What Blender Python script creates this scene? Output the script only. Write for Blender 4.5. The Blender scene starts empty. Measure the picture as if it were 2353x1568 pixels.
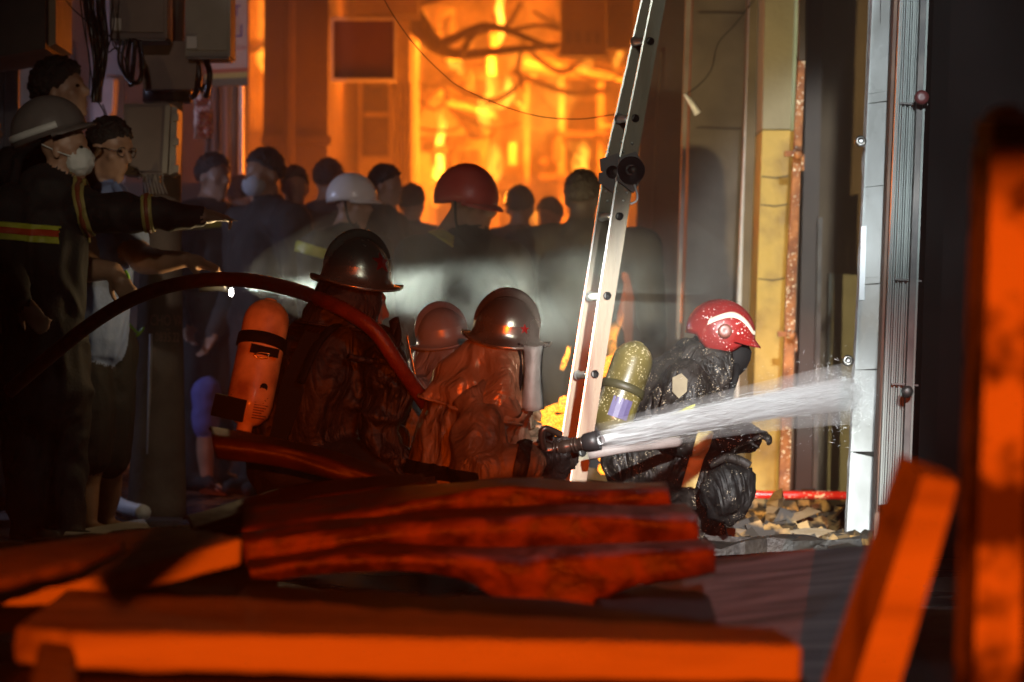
import bpy, bmesh, math, random
import numpy as np
from mathutils import Vector, Matrix, noise
random.seed(7)
PI = math.pi
sc = bpy.context.scene
COL = sc.collection
# ------------------------------------------------------------------ camera
F = 7100.0                      # focal length in picture units (picture 2353 x 1568 units)
CAM_H, PITCH, ROLL = 0.75, 28.0 / F, math.radians(1.0)
cam_data = bpy.data.cameras.new('camera')
cam = bpy.data.objects.new('camera', cam_data); COL.objects.link(cam)
cam_data.sensor_width = 36.0
cam_data.lens = 36.0 * F / 2353.0
cam_data.clip_start, cam_data.clip_end = 0.2, 300.0
CM = Matrix.Translation((0, 0, CAM_H)) @ Matrix.Rotation(PI / 2 + PITCH, 4, 'X') @ Matrix.Rotation(ROLL, 4, 'Z')
cam.matrix_world = CM
cam_data.dof.use_dof = True
cam_data.dof.focus_distance = 10.6
cam_data.dof.aperture_fstop = 3.0
sc.camera = cam
R3 = CM.to_3x3()
# ------------------------------------------------------------------ world: night sky
world = bpy.data.worlds.new('World'); sc.world = world; world.use_nodes = True
wn = world.node_tree.nodes; wl = world.node_tree.links
bg = wn['Background']
sky_tex = wn.new('ShaderNodeTexSky'); sky_tex.sky_type = 'NISHITA'; sky_tex.sun_disc = False
sky_tex.sun_elevation = math.radians(-4.0); sky_tex.sun_rotation = math.radians(200)
wl.new(sky_tex.outputs[0], bg.inputs['Color']); bg.inputs['Strength'].default_value = 0.003
# ------------------------------------------------------------------ picture
vs = sc.view_settings
vs.view_transform = 'Standard'; vs.look = 'None'; vs.exposure = 0.0; vs.gamma = 1.0; vs.use_curve_mapping = False
cy = sc.cycles if hasattr(sc, 'cycles') else None
sc.render.engine = 'CYCLES'
sc.cycles.max_bounces = 6; sc.cycles.volume_bounces = 1
sc.cycles.volume_max_steps = 192; sc.cycles.volume_step_rate = 1.0
sc.cycles.sample_clamp_indirect = 4.0
sc.cycles.caustics_reflective = False; sc.cycles.caustics_refractive = False
sc.cycles.use_denoising = True

def ray(px, py):
    v = R3 @ Vector(((px - 1176.5) / F, (784.0 - py) / F, -1.0))
    return v / v.y
def P(px, py, Y):               # the point at distance Y seen at picture unit (px, py)
    r = ray(px, py)
    return Vector((0, 0, CAM_H)) + r * Y
def PZ(px, py, z):              # the point at height z seen there
    r = ray(px, py)
    return Vector((0, 0, CAM_H)) + r * ((z - CAM_H) / r.z)
def U(px, Y): return px * Y / F  # picture units -> metres at distance Y

# ------------------------------------------------------------------ lamps (all unseen except the torch's and the fire's; some are added fills)
def lamp(name, kind, loc, target, power, color, size=0.1, spot=40, blend=0.3):
    d = bpy.data.lights.new(name, kind); d.energy = power; d.color = color
    o = bpy.data.objects.new(name, d); COL.objects.link(o); o.location = loc
    if kind == 'AREA': d.size = size
    else: d.shadow_soft_size = size
    if kind == 'SPOT': d.spot_size = math.radians(spot); d.spot_blend = blend
    if target is not None:
        o.rotation_euler = (Vector(target) - Vector(loc)).to_track_quat('-Z', 'Y').to_euler()
    return o
# orange beacon of a vehicle behind the camera, cut off low by added unseen plates
BEACON = Vector((0.15, -2.2, 1.06))
lamp('orange_beacon_light', 'SPOT', BEACON, (0.1, 9.0, 0.55), 2350, (1.0, 0.10, 0.002), 0.006, 40, 0.25)
# crew's cold floodlights on a mast above the camera, aimed at the doorway and at the jet on the right; the rest are added fills
lamp('work_or_fill_light', 'SPOT', (0.6, 0.4, 3.7), P(2015, 240, 12), 4700, (0.90, 0.97, 1.0), 0.10, 7.6, 0.5)
lamp('work_or_fill_light', 'SPOT', (0.6, 0.4, 3.7), P(1985, 860, 12), 3000, (0.90, 0.97, 1.0), 0.10, 7.6, 0.5)
lamp('work_or_fill_light', 'SPOT', (1.5, 0.4, 3.7), P(1660, 965, 10.7), 15000, (0.95, 0.97, 0.95), 0.10, 9.2, 0.4)
lamp('work_or_fill_light', 'SPOT', (2.3, 3.0, 3.2), P(1040, 660, 9.9), 115, (0.92, 1.0, 0.86), 0.25, 14, 0.8)  # fill spot added for the two near helmets
lamp('work_or_fill_light', 'SPOT', (-0.2, 0.4, 3.7), P(1450, 180, 11), 420, (0.95, 1.0, 0.86), 0.10, 6, 0.6)  # fill spot added for the top of the ladder
lamp('work_or_fill_light', 'SPOT', (-0.6, 0.4, 3.7), P(930, 420, 14.6), 700, (1.0, 0.84, 0.76), 0.10, 6, 0.8)  # added fill on the crowd's helmets and bands
lamp('work_or_fill_light', 'SPOT', (-0.9, 0.4, 3.7), P(200, 380, 12.2), 520, (1.0, 0.86, 0.62), 0.10, 5.5, 1.0)  # added fill on the pointing firefighter and the man beside him
lamp('work_or_fill_light', 'SPOT', (-0.9, 0.4, 3.7), P(360, 260, 13.8), 420, (1.0, 0.80, 0.66), 0.10, 10, 1.0)  # added fill on the meter boxes and pole
lamp('work_or_fill_light', 'SPOT', (1.0, 0.4, 3.7), P(560, 60, 15.6), 1100, (1.0, 0.90, 0.86), 0.10, 2.6, 0.5)  # narrow fill added for the hanging poster
# unseen fill lamp added over the timber on the right
lamp('timber_fill_light', 'SPOT', (1.5, 8.2, 3.6), P(1790, 1400, 6.9), 60, (0.95, 0.92, 1.0), 0.08, 25, 0.7)
# cold house lamp in the alley on the left
lamp('alley_light', 'SPOT', (-3.25, 14.75, 1.75), (-1.5, 15.6, 0.9), 50, (0.60, 0.68, 1.0), 0.05, 150, 0.3)
# the torch: a narrow core across the mist, a wide flood round it, a little spill
TORCH = P(530, 655, 12.55)
lamp('torch_core_light', 'SPOT', TORCH, P(1345, 690, 11.1), 2500, (0.93, 0.98, 0.86), 0.02, 12, 0.9)
lamp('torch_flood_light', 'SPOT', TORCH, P(1500, 560, 11.2), 14, (1.0, 0.92, 0.76), 0.02, 62, 0.6)
lamp('torch_spill_light', 'POINT', TORCH + Vector((0,-.15,0)), None, 4.5, (1.0, 0.70, 0.32), 0.02)
# unseen lamp added low behind the nozzle man to brighten the yellow pillar
lamp('pillar_fill_light', 'SPOT', P(1225, 930, 12.0), P(1740, 760, 14.2), 330, (1.0, 0.74, 0.34), 0.03, 74, 0.7)
# the fire's own light
for (px, py, Y, w) in ((1130, 190, 27.5, 420), (1090, 330, 27.0, 240), (1380, 250, 27.2, 130), (620, 90, 27.0, 160), (980, 60, 26.5, 180), (1300, 380, 25.0, 80), (860, 120, 21.5, 90), (1000, 420, 20.5, 70), (960, 470, 18.2, 45), (650, 480, 18.4, 30), (1180, 430, 19.5, 40)):
    lamp('fire_light', 'POINT', P(px, py, Y), None, w, (1.0, 0.20, 0.012), 0.4)

# ------------------------------------------------------------------ materials
MATS = {}
def mat(name, c1, c2=None, rough=0.6, metal=0.0, scale=6.0, bump=0.0, bscale=40.0, rvar=0.0, coat=0.0, stretch=None,
        speck=None, spec=0.5, emis=None, detail=5.0, thr=(0.35, 0.65), distort=0.0, crease=None):
    if name in MATS: return MATS[name]
    m = bpy.data.materials.new(name); m.use_nodes = True
    nt = m.node_tree; n = nt.nodes; l = nt.links
    b = n['Principled BSDF']
    tc = n.new('ShaderNodeTexCoord'); mp = n.new('ShaderNodeMapping')
    l.new(tc.outputs['Object'], mp.inputs[0])
    if stretch: mp.inputs['Scale'].default_value = stretch
    nz = n.new('ShaderNodeTexNoise'); nz.inputs['Scale'].default_value = scale; nz.inputs['Detail'].default_value = detail
    nz.inputs['Distortion'].default_value = distort
    l.new(mp.outputs[0], nz.inputs['Vector'])
    rp = n.new('ShaderNodeValToRGB')
    rp.color_ramp.elements[0].position, rp.color_ramp.elements[1].position = thr
    rp.color_ramp.elements[0].color = (*c1, 1); rp.color_ramp.elements[1].color = (*(c2 or c1), 1)
    l.new(nz.outputs[0], rp.inputs[0])
    out = rp.outputs[0]
    b.inputs['Roughness'].default_value = rough; b.inputs['Metallic'].default_value = metal
    b.inputs['Specular IOR Level'].default_value = spec
    if coat: b.inputs['Coat Weight'].default_value = coat; b.inputs['Coat Roughness'].default_value = 0.12
    if rvar:
        mr = n.new('ShaderNodeMapRange'); l.new(nz.outputs[0], mr.inputs[0])
        mr.inputs[1].default_value = 0.3; mr.inputs[2].default_value = 0.7
        mr.inputs[3].default_value = max(0.03, rough - rvar); mr.inputs[4].default_value = min(1, rough + rvar)
        l.new(mr.outputs[0], b.inputs['Roughness'])
    if speck:
        ss, st, scol = speck
        vo = n.new('ShaderNodeTexVoronoi'); vo.inputs['Scale'].default_value = ss
        n5 = n.new('ShaderNodeTexNoise'); n5.inputs['Scale'].default_value = ss*.7; l.new(tc.outputs['Object'], n5.inputs['Vector'])
        v5 = n.new('ShaderNodeVectorMath'); v5.operation = 'MULTIPLY_ADD'; l.new(n5.outputs['Color'], v5.inputs[0]); v5.inputs[1].default_value = (1.6/ss,)*3; l.new(tc.outputs['Object'], v5.inputs[2])
        l.new(v5.outputs[0], vo.inputs['Vector'])
        n3 = n.new('ShaderNodeTexNoise'); n3.inputs['Scale'].default_value = ss * 0.16; n3.inputs['Detail'].default_value = 3
        l.new(tc.outputs['Object'], n3.inputs['Vector'])
        ad = n.new('ShaderNodeMath'); ad.operation = 'MULTIPLY_ADD'; l.new(n3.outputs[0], ad.inputs[0]); ad.inputs[1].default_value = -1.1
        l.new(vo.outputs['Distance'], ad.inputs[2])
        r2 = n.new('ShaderNodeMapRange'); l.new(ad.outputs[0], r2.inputs[0])
        r2.inputs[1].default_value = st - 0.06; r2.inputs[2].default_value = st + 0.06; r2.inputs[3].default_value = 1; r2.inputs[4].default_value = 0
        mx = n.new('ShaderNodeMix'); mx.data_type = 'RGBA'; l.new(r2.outputs[0], mx.inputs['Factor'])
        l.new(out, mx.inputs['A']); mx.inputs['B'].default_value = (*scol, 1); out = mx.outputs['Result']
        if metal:
            mm = n.new('ShaderNodeMath'); mm.operation = 'SUBTRACT'; mm.inputs[0].default_value = metal; l.new(r2.outputs[0], mm.inputs[1]); mm.use_clamp = True
            l.new(mm.outputs[0], b.inputs['Metallic'])
    l.new(out, b.inputs['Base Color'])
    if crease:
        cs, cd = crease
        n4 = n.new('ShaderNodeTexNoise'); n4.inputs['Scale'].default_value = cs; n4.inputs['Detail'].default_value = 3; n4.inputs['Distortion'].default_value = 1.2
        m4 = n.new('ShaderNodeMapping'); m4.inputs['Scale'].default_value = (1, 1, .5); l.new(tc.outputs['Object'], m4.inputs[0]); l.new(m4.outputs[0], n4.inputs['Vector'])
        a4 = n.new('ShaderNodeMath'); a4.operation = 'SUBTRACT'; l.new(n4.outputs[0], a4.inputs[0]); a4.inputs[1].default_value = .5
        b4 = n.new('ShaderNodeMath'); b4.operation = 'ABSOLUTE'; l.new(a4.outputs[0], b4.inputs[0])
        cbp = n.new('ShaderNodeBump'); cbp.inputs['Strength'].default_value = 1.0; cbp.inputs['Distance'].default_value = cd
        l.new(b4.outputs[0], cbp.inputs['Height']); l.new(cbp.outputs[0], b.inputs['Normal'])
    if bump:
        nb = n.new('ShaderNodeTexNoise'); nb.inputs['Scale'].default_value = bscale; nb.inputs['Detail'].default_value = 6
        l.new(mp.outputs[0], nb.inputs['Vector'])
        bp = n.new('ShaderNodeBump'); bp.inputs['Strength'].default_value = bump; bp.inputs['Distance'].default_value = 0.01
        l.new(nb.outputs[0], bp.inputs['Height']); l.new(bp.outputs[0], b.inputs['Normal'])
        if crease: l.new(cbp.outputs[0], bp.inputs['Normal'])
    if emis:
        b.inputs['Emission Color'].default_value = (*emis[0], 1); b.inputs['Emission Strength'].default_value = emis[1]
    MATS[name] = m
    return m

# ------------------------------------------------------------------ objects
OFF = {}
def tag(o, label=None, cat=None, group=None, kind=None):
    for k, v in (('label', label), ('category', cat), ('group', group), ('kind', kind)):
        if v: o[k] = v
    return o
def root(name, loc, label, cat, group=None):
    o = bpy.data.objects.new(name, None); COL.objects.link(o); o.location = loc
    o.empty_display_size = 0.1
    OFF[o.name] = Vector(loc)
    return tag(o, label, cat, group)
def link(name, me, m, parent=None):
    o = bpy.data.objects.new(name, me); COL.objects.link(o)
    ms = m if isinstance(m, (list, tuple)) else [m]
    if not me.materials:
        for x in ms: me.materials.append(x)
    if parent is not None:
        o.parent = parent; OFF[o.name] = OFF[parent.name]
    else: OFF[o.name] = Vector((0, 0, 0))
    return o
def build(name, bm, m, parent=None, smooth=False, origin=None, bevel=0.0, recalc=True):
    """bm in world coordinates -> ONE mesh object; its data is moved to the thing's base."""
    if bevel:
        es = [e for e in bm.edges if len(e.link_faces) == 2 and e.calc_face_angle(0) > 0.6]
        bmesh.ops.bevel(bm, geom=es, offset=bevel, segments=2, affect='EDGES', profile=0.6)
    if recalc: bmesh.ops.recalc_face_normals(bm, faces=bm.faces)
    off = OFF[parent.name] if parent is not None else (Vector(origin) if origin is not None else None)
    if off is None:
        c = [v.co for v in bm.verts]
        off = Vector((sum(p.x for p in c) / len(c), sum(p.y for p in c) / len(c), min(p.z for p in c)))
    for v in bm.verts: v.co -= off
    if smooth:
        for f in bm.faces: f.smooth = True
    me = bpy.data.meshes.new(name); bm.to_mesh(me); bm.free()
    o = link(name, me, m, parent)
    if parent is None: o.location = off; OFF[o.name] = off
    return o
def nb(): return bmesh.new()
def add_poly(bm, pts):
    vs = [bm.verts.new(p) for p in pts]
    return bm.faces.new(vs)
def add_prism(bm, front, back):
    a = [bm.verts.new(p) for p in front]; b = [bm.verts.new(p) for p in back]
    n = len(a)
    bm.faces.new(a); bm.faces.new(b[::-1])
    for i in range(n): bm.faces.new((a[i], b[i], b[(i + 1) % n], a[(i + 1) % n]))
    return bm
def add_box(bm, c, half, M=None):
    M = M or Matrix.Identity(3)
    q = []
    for x, y, z in ((-1,-1,-1),(1,-1,-1),(1,1,-1),(-1,1,-1),(-1,-1,1),(1,-1,1),(1,1,1),(-1,1,1)):
        q.append(bm.verts.new(Vector(c) + M @ Vector((x*half[0], y*half[1], z*half[2]))))
    for f in ((0,3,2,1),(4,5,6,7),(0,1,5,4),(1,2,6,5),(2,3,7,6),(3,0,4,7)): bm.faces.new([q[i] for i in f])
    return bm
def px_prism(pts, Y, depth, dx=0.0):
    """outline given in picture units at distance Y, extruded away from the camera by depth metres"""
    bm = nb()
    fr = [P(x, y, Y) for x, y in pts]
    add_prism(bm, fr, [p + Vector((dx, depth, 0)) for p in fr])
    return bm
def px_rect(x0, y0, x1, y1, Y, depth, dx=0.0): return px_prism([(x0, y0), (x1, y0), (x1, y1), (x0, y1)], Y, depth, dx)
def spline(pts, k=6):
    pts = [Vector(p) for p in pts]; out = []
    for i in range(len(pts) - 1):
        p0 = pts[max(i-1, 0)]; p1 = pts[i]; p2 = pts[i+1]; p3 = pts[min(i+2, len(pts)-1)]
        for j in range(k):
            t = j / k
            out.append(0.5 * ((2*p1) + (p2-p0)*t + (2*p0-5*p1+4*p2-p3)*t*t + (3*p1-p0-3*p2+p3)*t**3))
    out.append(pts[-1]); return out
def add_tube(bm, pts, r, n=8, caps=True, flat=1.0):
    pts = [Vector(p) for p in pts]; rings = []
    u = None
    for i, p in enumerate(pts):
        t = (pts[min(i+1, len(pts)-1)] - pts[max(i-1, 0)]).normalized()
        if u is None:
            u = t.orthogonal().normalized()
        u = (u - t * u.dot(t))
        if u.length < 1e-6: u = t.orthogonal()
        u.normalize(); w = t.cross(u)
        rr = r(i / (len(pts)-1)) if callable(r) else r
        rings.append([bm.verts.new(p + (u*math.cos(a)*flat + w*math.sin(a)) * rr) for a in (2*PI*k/n for k in range(n))])
    for a, b in zip(rings, rings[1:]):
        for k in range(n): bm.faces.new((a[k], a[(k+1) % n], b[(k+1) % n], b[k]))
    if caps:
        bm.faces.new(rings[0][::-1]); bm.faces.new(rings[-1])
    return bm
def add_lathe(bm, base, axis, prof, n=20, capped=True):
    axis = Vector(axis).normalized(); u = axis.orthogonal().normalized(); w = axis.cross(u); rings = []
    for r, h in prof:
        rings.append([bm.verts.new(Vector(base) + axis*h + (u*math.cos(a) + w*math.sin(a))*max(r, 1e-4)) for a in (2*PI*k/n for k in range(n))])
    for a, b in zip(rings, rings[1:]):
        for k in range(n): bm.faces.new((a[k], a[(k+1) % n], b[(k+1) % n], b[k]))
    if capped: bm.faces.new(rings[0][::-1]); bm.faces.new(rings[-1])
    return bm
def add_loft(bm, rows, close=False):
    vr = [[bm.verts.new(p) for p in r] for r in rows]
    for a, b in zip(vr, vr[1:]):
        m = len(a)
        for k in range(m if close else m - 1): bm.faces.new((a[k], a[(k+1) % m], b[(k+1) % m], b[k]))
    return vr
def resample(pts, n):
    pts = [Vector(p) for p in pts]
    d = [0]
    for a, b in zip(pts, pts[1:]): d.append(d[-1] + (b-a).length)
    out = []
    for i in range(n):
        s = d[-1] * i / (n-1); j = 0
        while j < len(d) - 2 and d[j+1] < s: j += 1
        t = (s - d[j]) / max(d[j+1] - d[j], 1e-9)
        out.append(pts[j].lerp(pts[j+1], t))
    return out
def solidify(o, t, offset=-1):
    md = o.modifiers.new('thickness', 'SOLIDIFY'); md.thickness = t; md.offset = offset
    return o
def subsurf(o, n=1):
    md = o.modifiers.new('smooth', 'SUBSURF'); md.levels = n; md.render_levels = n; return o
def nz(p, s, seed=0.0): return noise.noise(Vector(p) * s + Vector((seed, seed*1.7, -seed)))

def text_bm(s, size, extrude=0.0, mirror=False, font_scale_x=1.0):
    cu = bpy.data.curves.new('lettering', 'FONT'); cu.body = s; cu.size = size; cu.extrude = extrude
    cu.align_x = 'CENTER'; cu.align_y = 'CENTER'; cu.resolution_u = 2
    o = bpy.data.objects.new('lettering', cu); COL.objects.link(o)
    dg = bpy.context.evaluated_depsgraph_get()
    me = bpy.data.meshes.new_from_object(o.evaluated_get(dg))
    bm = nb(); bm.from_mesh(me)
    bpy.data.objects.remove(o); bpy.data.curves.remove(cu); bpy.data.meshes.remove(me)
    for v in bm.verts:
        v.co.x *= font_scale_x * (-1 if mirror else 1)
    return bm

# ------------------------------------------------------------------ bodies: one continuous skin grown round tapered limbs
class Body:
    def __init__(s, voxel=0.011): s.pr = []; s.voxel = voxel; s.v = []; s.f = []
    def _add(s, rings):
        base = len(s.v); n = len(rings[0])
        for r in rings: s.v.extend(r)
        for i in range(len(rings) - 1):
            for k in range(n):
                s.f.append((base+i*n+k, base+i*n+(k+1) % n, base+(i+1)*n+(k+1) % n, base+(i+1)*n+k))
        s.f.append(tuple(base+k for k in range(n))[::-1]); s.f.append(tuple(base+(len(rings)-1)*n+k for k in range(n)))
    def cap(s, p0, r0, p1, r1, tg, n=14):
        p0, p1 = Vector(p0), Vector(p1); ax = p1 - p0; L = max(ax.length, 1e-5); ax = ax / L
        u = ax.orthogonal().normalized(); w = ax.cross(u); rings = []
        def ring(c, r): return [tuple(c + (u*math.cos(a) + w*math.sin(a))*r) for a in (2*PI*k/n for k in range(n))]
        for t in (-85, -60, -30): rings.append(ring(p0 + ax*r0*math.sin(math.radians(t)), r0*math.cos(math.radians(t))))
        for t in (0, .33, .67, 1): rings.append(ring(p0.lerp(p1, t), r0 + (r1-r0)*t))
        for t in (30, 60, 85): rings.append(ring(p1 + ax*r1*math.sin(math.radians(t)), r1*math.cos(math.radians(t))))
        s._add(rings); s.pr.append((p0, r0, p1, r1, tg)); return s
    def chain(s, pts, rs, tg, n=14):
        for i in range(len(pts)-1): s.cap(pts[i], rs[i], pts[i+1], rs[i+1], tg, n)
        return s
    def ell(s, c, rad, M, tg, n=18):
        c = Vector(c); rings = []
        for t in (-86, -66, -45, -22, 0, 22, 45, 66, 86):
            z = math.sin(math.radians(t)); r = math.cos(math.radians(t))
            rings.append([tuple(c + M @ Vector((rad[0]*r*math.cos(a), rad[1]*r*math.sin(a), rad[2]*z))) for a in (2*PI*k/n for k in range(n))])
        s._add(rings); rr = min(rad); s.pr.append((c, rr, c, rr, tg)); return s
    def build(s, name, mats, parent, folds=None, smooth=4, seed=0.0):
        me = bpy.data.meshes.new('base'); me.from_pydata(s.v, [], s.f)
        o = bpy.data.objects.new('base', me); COL.objects.link(o)
        rm = o.modifiers.new('r', 'REMESH'); rm.mode = 'VOXEL'; rm.voxel_size = s.voxel; rm.use_smooth_shade = True
        sm = o.modifiers.new('s', 'SMOOTH'); sm.factor = 0.5; sm.iterations = smooth
        dg = bpy.context.evaluated_depsgraph_get()
        res = bpy.data.meshes.new_from_object(o.evaluated_get(dg))
        bpy.data.objects.remove(o); bpy.data.meshes.remove(me)
        nv = len(res.vertices); co = np.empty(nv*3); res.vertices.foreach_get('co', co); co = co.reshape(-1, 3)
        no = np.empty(nv*3); res.vertices.foreach_get('normal', no); no = no.reshape(-1, 3)
        best = np.full(nv, 1e9); idx = np.zeros(nv, int); tags = []
        for p0, r0, p1, r1, tg in s.pr:
            if tg not in tags: tags.append(tg)
            a = np.array(p0); d = np.array(p1) - a; L2 = max(d @ d, 1e-12)
            t = np.clip(((co - a) @ d) / L2, 0, 1)
            dist = np.linalg.norm(co - a - t[:, None]*d, axis=1) - (r0 + (r1-r0)*t)
            k = dist < best; best[k] = dist[k]; idx[k] = tags.index(tg)
        if folds:
            amp = np.zeros(nv)
            for tg, (a1, sc1) in folds.items():
                if tg not in tags: continue
                for i in np.nonzero(idx == tags.index(tg))[0]:
                    p = co[i]
                    q = Vector((p[0]*sc1, p[1]*sc1, p[2]*sc1*0.55))
                    q2 = q + Vector((nz(p, 5, seed)*0.6, nz(p, 5, seed+3)*0.6, nz(p, 4, seed+9)*1.6))
                    amp[i] = a1 * ((1 - 2*abs(noise.noise(q2 + Vector((seed, 0, 0))))) - 0.45 + 0.35*noise.noise(q2*2.7))
            co = co + no * amp[:, None]
        off = np.array(OFF[parent.name])
        res.vertices.foreach_set('co', (co - off).ravel())
        npl = len(res.polygons)
        lt = np.empty(npl, int); res.polygons.foreach_get('loop_start', lt)
        lv = np.empty(len(res.loops), int); res.loops.foreach_get('vertex_index', lv)
        pi = idx[lv[lt]]
        res.materials.clear()
        for tg in tags: res.materials.append(mats[tg])
        res.polygons.foreach_set('material_index', pi.astype(np.int32))
        res.polygons.foreach_set('use_smooth', np.ones(npl, bool))
        res.update()
        ob = link(name, res, list(res.materials), parent)
        s.tags = tags; s.pi = pi; s.obj = ob
        return ob
    def stripe(s, name, m, tgs, a, n, w, lift=0.005, where=None):
        """a band cut out of the finished skin between two planes, lifted off it"""
        off = OFF[s.obj.name]; a = Vector(a) - off; n = Vector(n).normalized()
        bm = nb(); bm.from_mesh(s.obj.data)
        bm.faces.ensure_lookup_table()
        ks = [s.tags.index(t) for t in tgs if t in s.tags]
        kill = []
        for f in bm.faces:
            c = f.calc_center_median()
            if f.material_index not in ks or abs((c-a).dot(n)) > w + 0.03 or (where and not where(c + off)): kill.append(f)
        bmesh.ops.delete(bm, geom=kill, context='FACES')
        for sg in (1, -1):
            bmesh.ops.bisect_plane(bm, geom=bm.verts[:] + bm.edges[:] + bm.faces[:], plane_co=a + n*w*sg, plane_no=n*sg, clear_outer=True)
        if not bm.faces: bm.free(); return None
        bm.normal_update()
        for v in bm.verts: v.co += v.normal * lift
        for f in bm.faces: f.material_index = 0; f.smooth = True
        me = bpy.data.meshes.new(name); bm.to_mesh(me); bm.free(); me.materials.clear()
        o = link(name, me, m, s.obj.parent)
        solidify(o, 0.004, 0)
        return o
def frame(fwd, up):
    f = Vector(fwd).normalized(); u = Vector(up); u = (u - f*u.dot(f)).normalized(); sd = f.cross(u)   # sd = right-hand side
    return Matrix((sd, f, u)).transposed()     # columns: side, forward, up
def head(B, c, fwd, up=(0,0,1), k=1.0, tg='skin', neck=True, face=True):
    """skull, jaw, nose, brow, lips, ears; c = middle of the head"""
    M = frame(fwd, up); c = Vector(c)
    def L(x, y, z): return c + M @ Vector((x, y, z)) * k
    B.ell(L(0, -.008, .028), (.073*k, .094*k, .088*k), M, tg)
    B.ell(L(0, .028, -.045), (.055*k, .062*k, .068*k), M, tg)
    if face:
        B.cap(L(0, .083, .018), .011*k, L(0, .104, -.022), .0145*k, tg, 10)
        B.cap(L(-.03, .076, .03), .013*k, L(.03, .076, .03), .013*k, tg, 10)
        B.cap(L(-.015, .084, -.055), .009*k, L(.015, .084, -.055), .009*k, tg, 10)
        B.cap(L(-.013, .082, -.068), .009*k, L(.013, .082, -.068), .009*k, tg, 10)
        B.ell(L(0, .072, -.098), (.022*k, .018*k, .016*k), M, tg)
        for sx in (-1, 1):
            B.ell(L(.042*sx, .055, -.018), (.024*k, .022*k, .022*k), M, tg)
            B.ell(L(.078*sx, -.008, -.012), (.011*k, .02*k, .032*k), M, tg)
    if neck: B.cap(L(0, -.012, -.05), .056*k, L(0, -.045, -.17), .064*k, tg)
    return M
def eyes(c, fwd, up, k, parent):
    M = frame(fwd, up); c = Vector(c)
    for sx in (-1, 1):
        bm = nb(); bmesh.ops.create_uvsphere(bm, u_segments=10, v_segments=6, radius=1)
        for v in bm.verts: v.co = c + M @ Vector((.031*sx + v.co.x*.013, .079 + v.co.y*.008, .008 + v.co.z*.007)) * k
        build('eye', bm, mat('eye_dark', (.015,.01,.008), rough=.15), parent, True)
def hair(c, fwd, up, k, parent, m, fringe=0.0, seed=1.0, vol=1.0):
    M = frame(fwd, up); c = Vector(c)
    bm = nb(); bmesh.ops.create_icosphere(bm, subdivisions=5, radius=1)
    for v in bm.verts:
        d = v.co.normalized()
        r = Vector((d.x*.0795, d.y*.103, d.z*.100)) * vol
        cut = -0.15 + 0.75*max(0, d.y) - 0.3*max(0, -d.y) - fringe + nz(d, 6, seed+2)*.16
        low = max(0.0, cut - d.z)
        r *= (1 - min(0.30, low*.8))
        t = nz(d, 7, seed)*.10 + nz(d, 17, seed)*.07 + nz(d, 36, seed)*.045
        r *= 1 + t * (1 if low == 0 else .25)
        v.co = c + M @ (r + Vector((0, -.012, .030))) * k
    return build('hair', bm, m, parent, True)
def hand(B, wrist, d, palm_n, spread=1.0, curl=0.5, k=1.0, tg='skin', point=None, thumb_side=1):
    """palm, five unequal fingers with knuckle bends, thumb from the side of the palm; d = towards the fingers"""
    d = Vector(d).normalized(); pn = Vector(palm_n); pn = (pn - d*pn.dot(d)).normalized(); s = d.cross(pn)
    w = Vector(wrist)
    B.cap(w, .026*k, w + d*.05*k, .03*k, tg, 10)
    for i in range(4):
        x = (-.030 + .020*i) * k
        B.cap(w + d*.02*k + s*x*.7, .014*k, w + d*.085*k + s*x, .0125*k, tg, 8)
    lens = (.072, .082, .078, .060)
    for i in range(4):
        x = (-.030 + .020*i) * k
        cu = curl if point is None or i != point else 0.05
        p = w + d*.088*k + s*x*1.05; ang = 0.25*cu
        rr = .0098*k
        for j, fr in enumerate((.45, .32, .23)):
            dr = d*math.cos(ang) + pn*math.sin(ang) + s*(x*2.2*spread)
            q = p + dr.normalized()*lens[i]*fr*k
            B.cap(p, rr, q, rr*.92, tg, 8); p = q; rr *= .92; ang += 1.05*cu
    th = s*thumb_side*-1
    p0 = w + d*.025*k + th*.026*k; p1 = p0 + (d*.6 + th*.75 + pn*.35).normalized()*.045*k
    p2 = p1 + (d*.85 + th*.25 + pn*.5*curl).normalized()*.034*k
    B.cap(p0, .015*k, p1, .0125*k, tg, 8); B.cap(p1, .0122*k, p2, .0105*k, tg, 8)
# ================================================================== THE SETTING
asphalt = mat('wet_asphalt', (.018,.018,.02), (.05,.048,.046), rough=.28, scale=1.4, bump=.35, bscale=55, rvar=.2)
bm = nb(); bmesh.ops.create_grid(bm, x_segments=24, y_segments=60, size=1)
for v in bm.verts:
    v.co.x *= 16; v.co.y = 24 + v.co.y*31
    v.co.z = -0.012 + nz(v.co, .35)*.012
tag(build('ground', bm, asphalt, None, True, (0,0,0)), kind='structure')
# kerb slab under the pole and by the left pavement
conc = mat('concrete', (.20,.19,.17), (.34,.32,.29), rough=.7, scale=5, bump=.4, bscale=60, rvar=.15)
bm = nb()
a = [PZ(150,1222,.02), PZ(330,1192,.02), PZ(352,1222,.02), PZ(300,1265,.02), PZ(120,1285,.02)]
add_prism(bm, a, [p - Vector((0,0,.1)) for p in a])
tag(build('pavement', bm, conc), kind='structure')

def wall_px(name, x0, y0, x1, y1, Y, depth, m, parent=None, dx=0.0, bevel=0.0):
    return build(name, px_rect(x0, y0, x1, y1, Y, depth, dx), m, parent, bevel=bevel)

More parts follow.
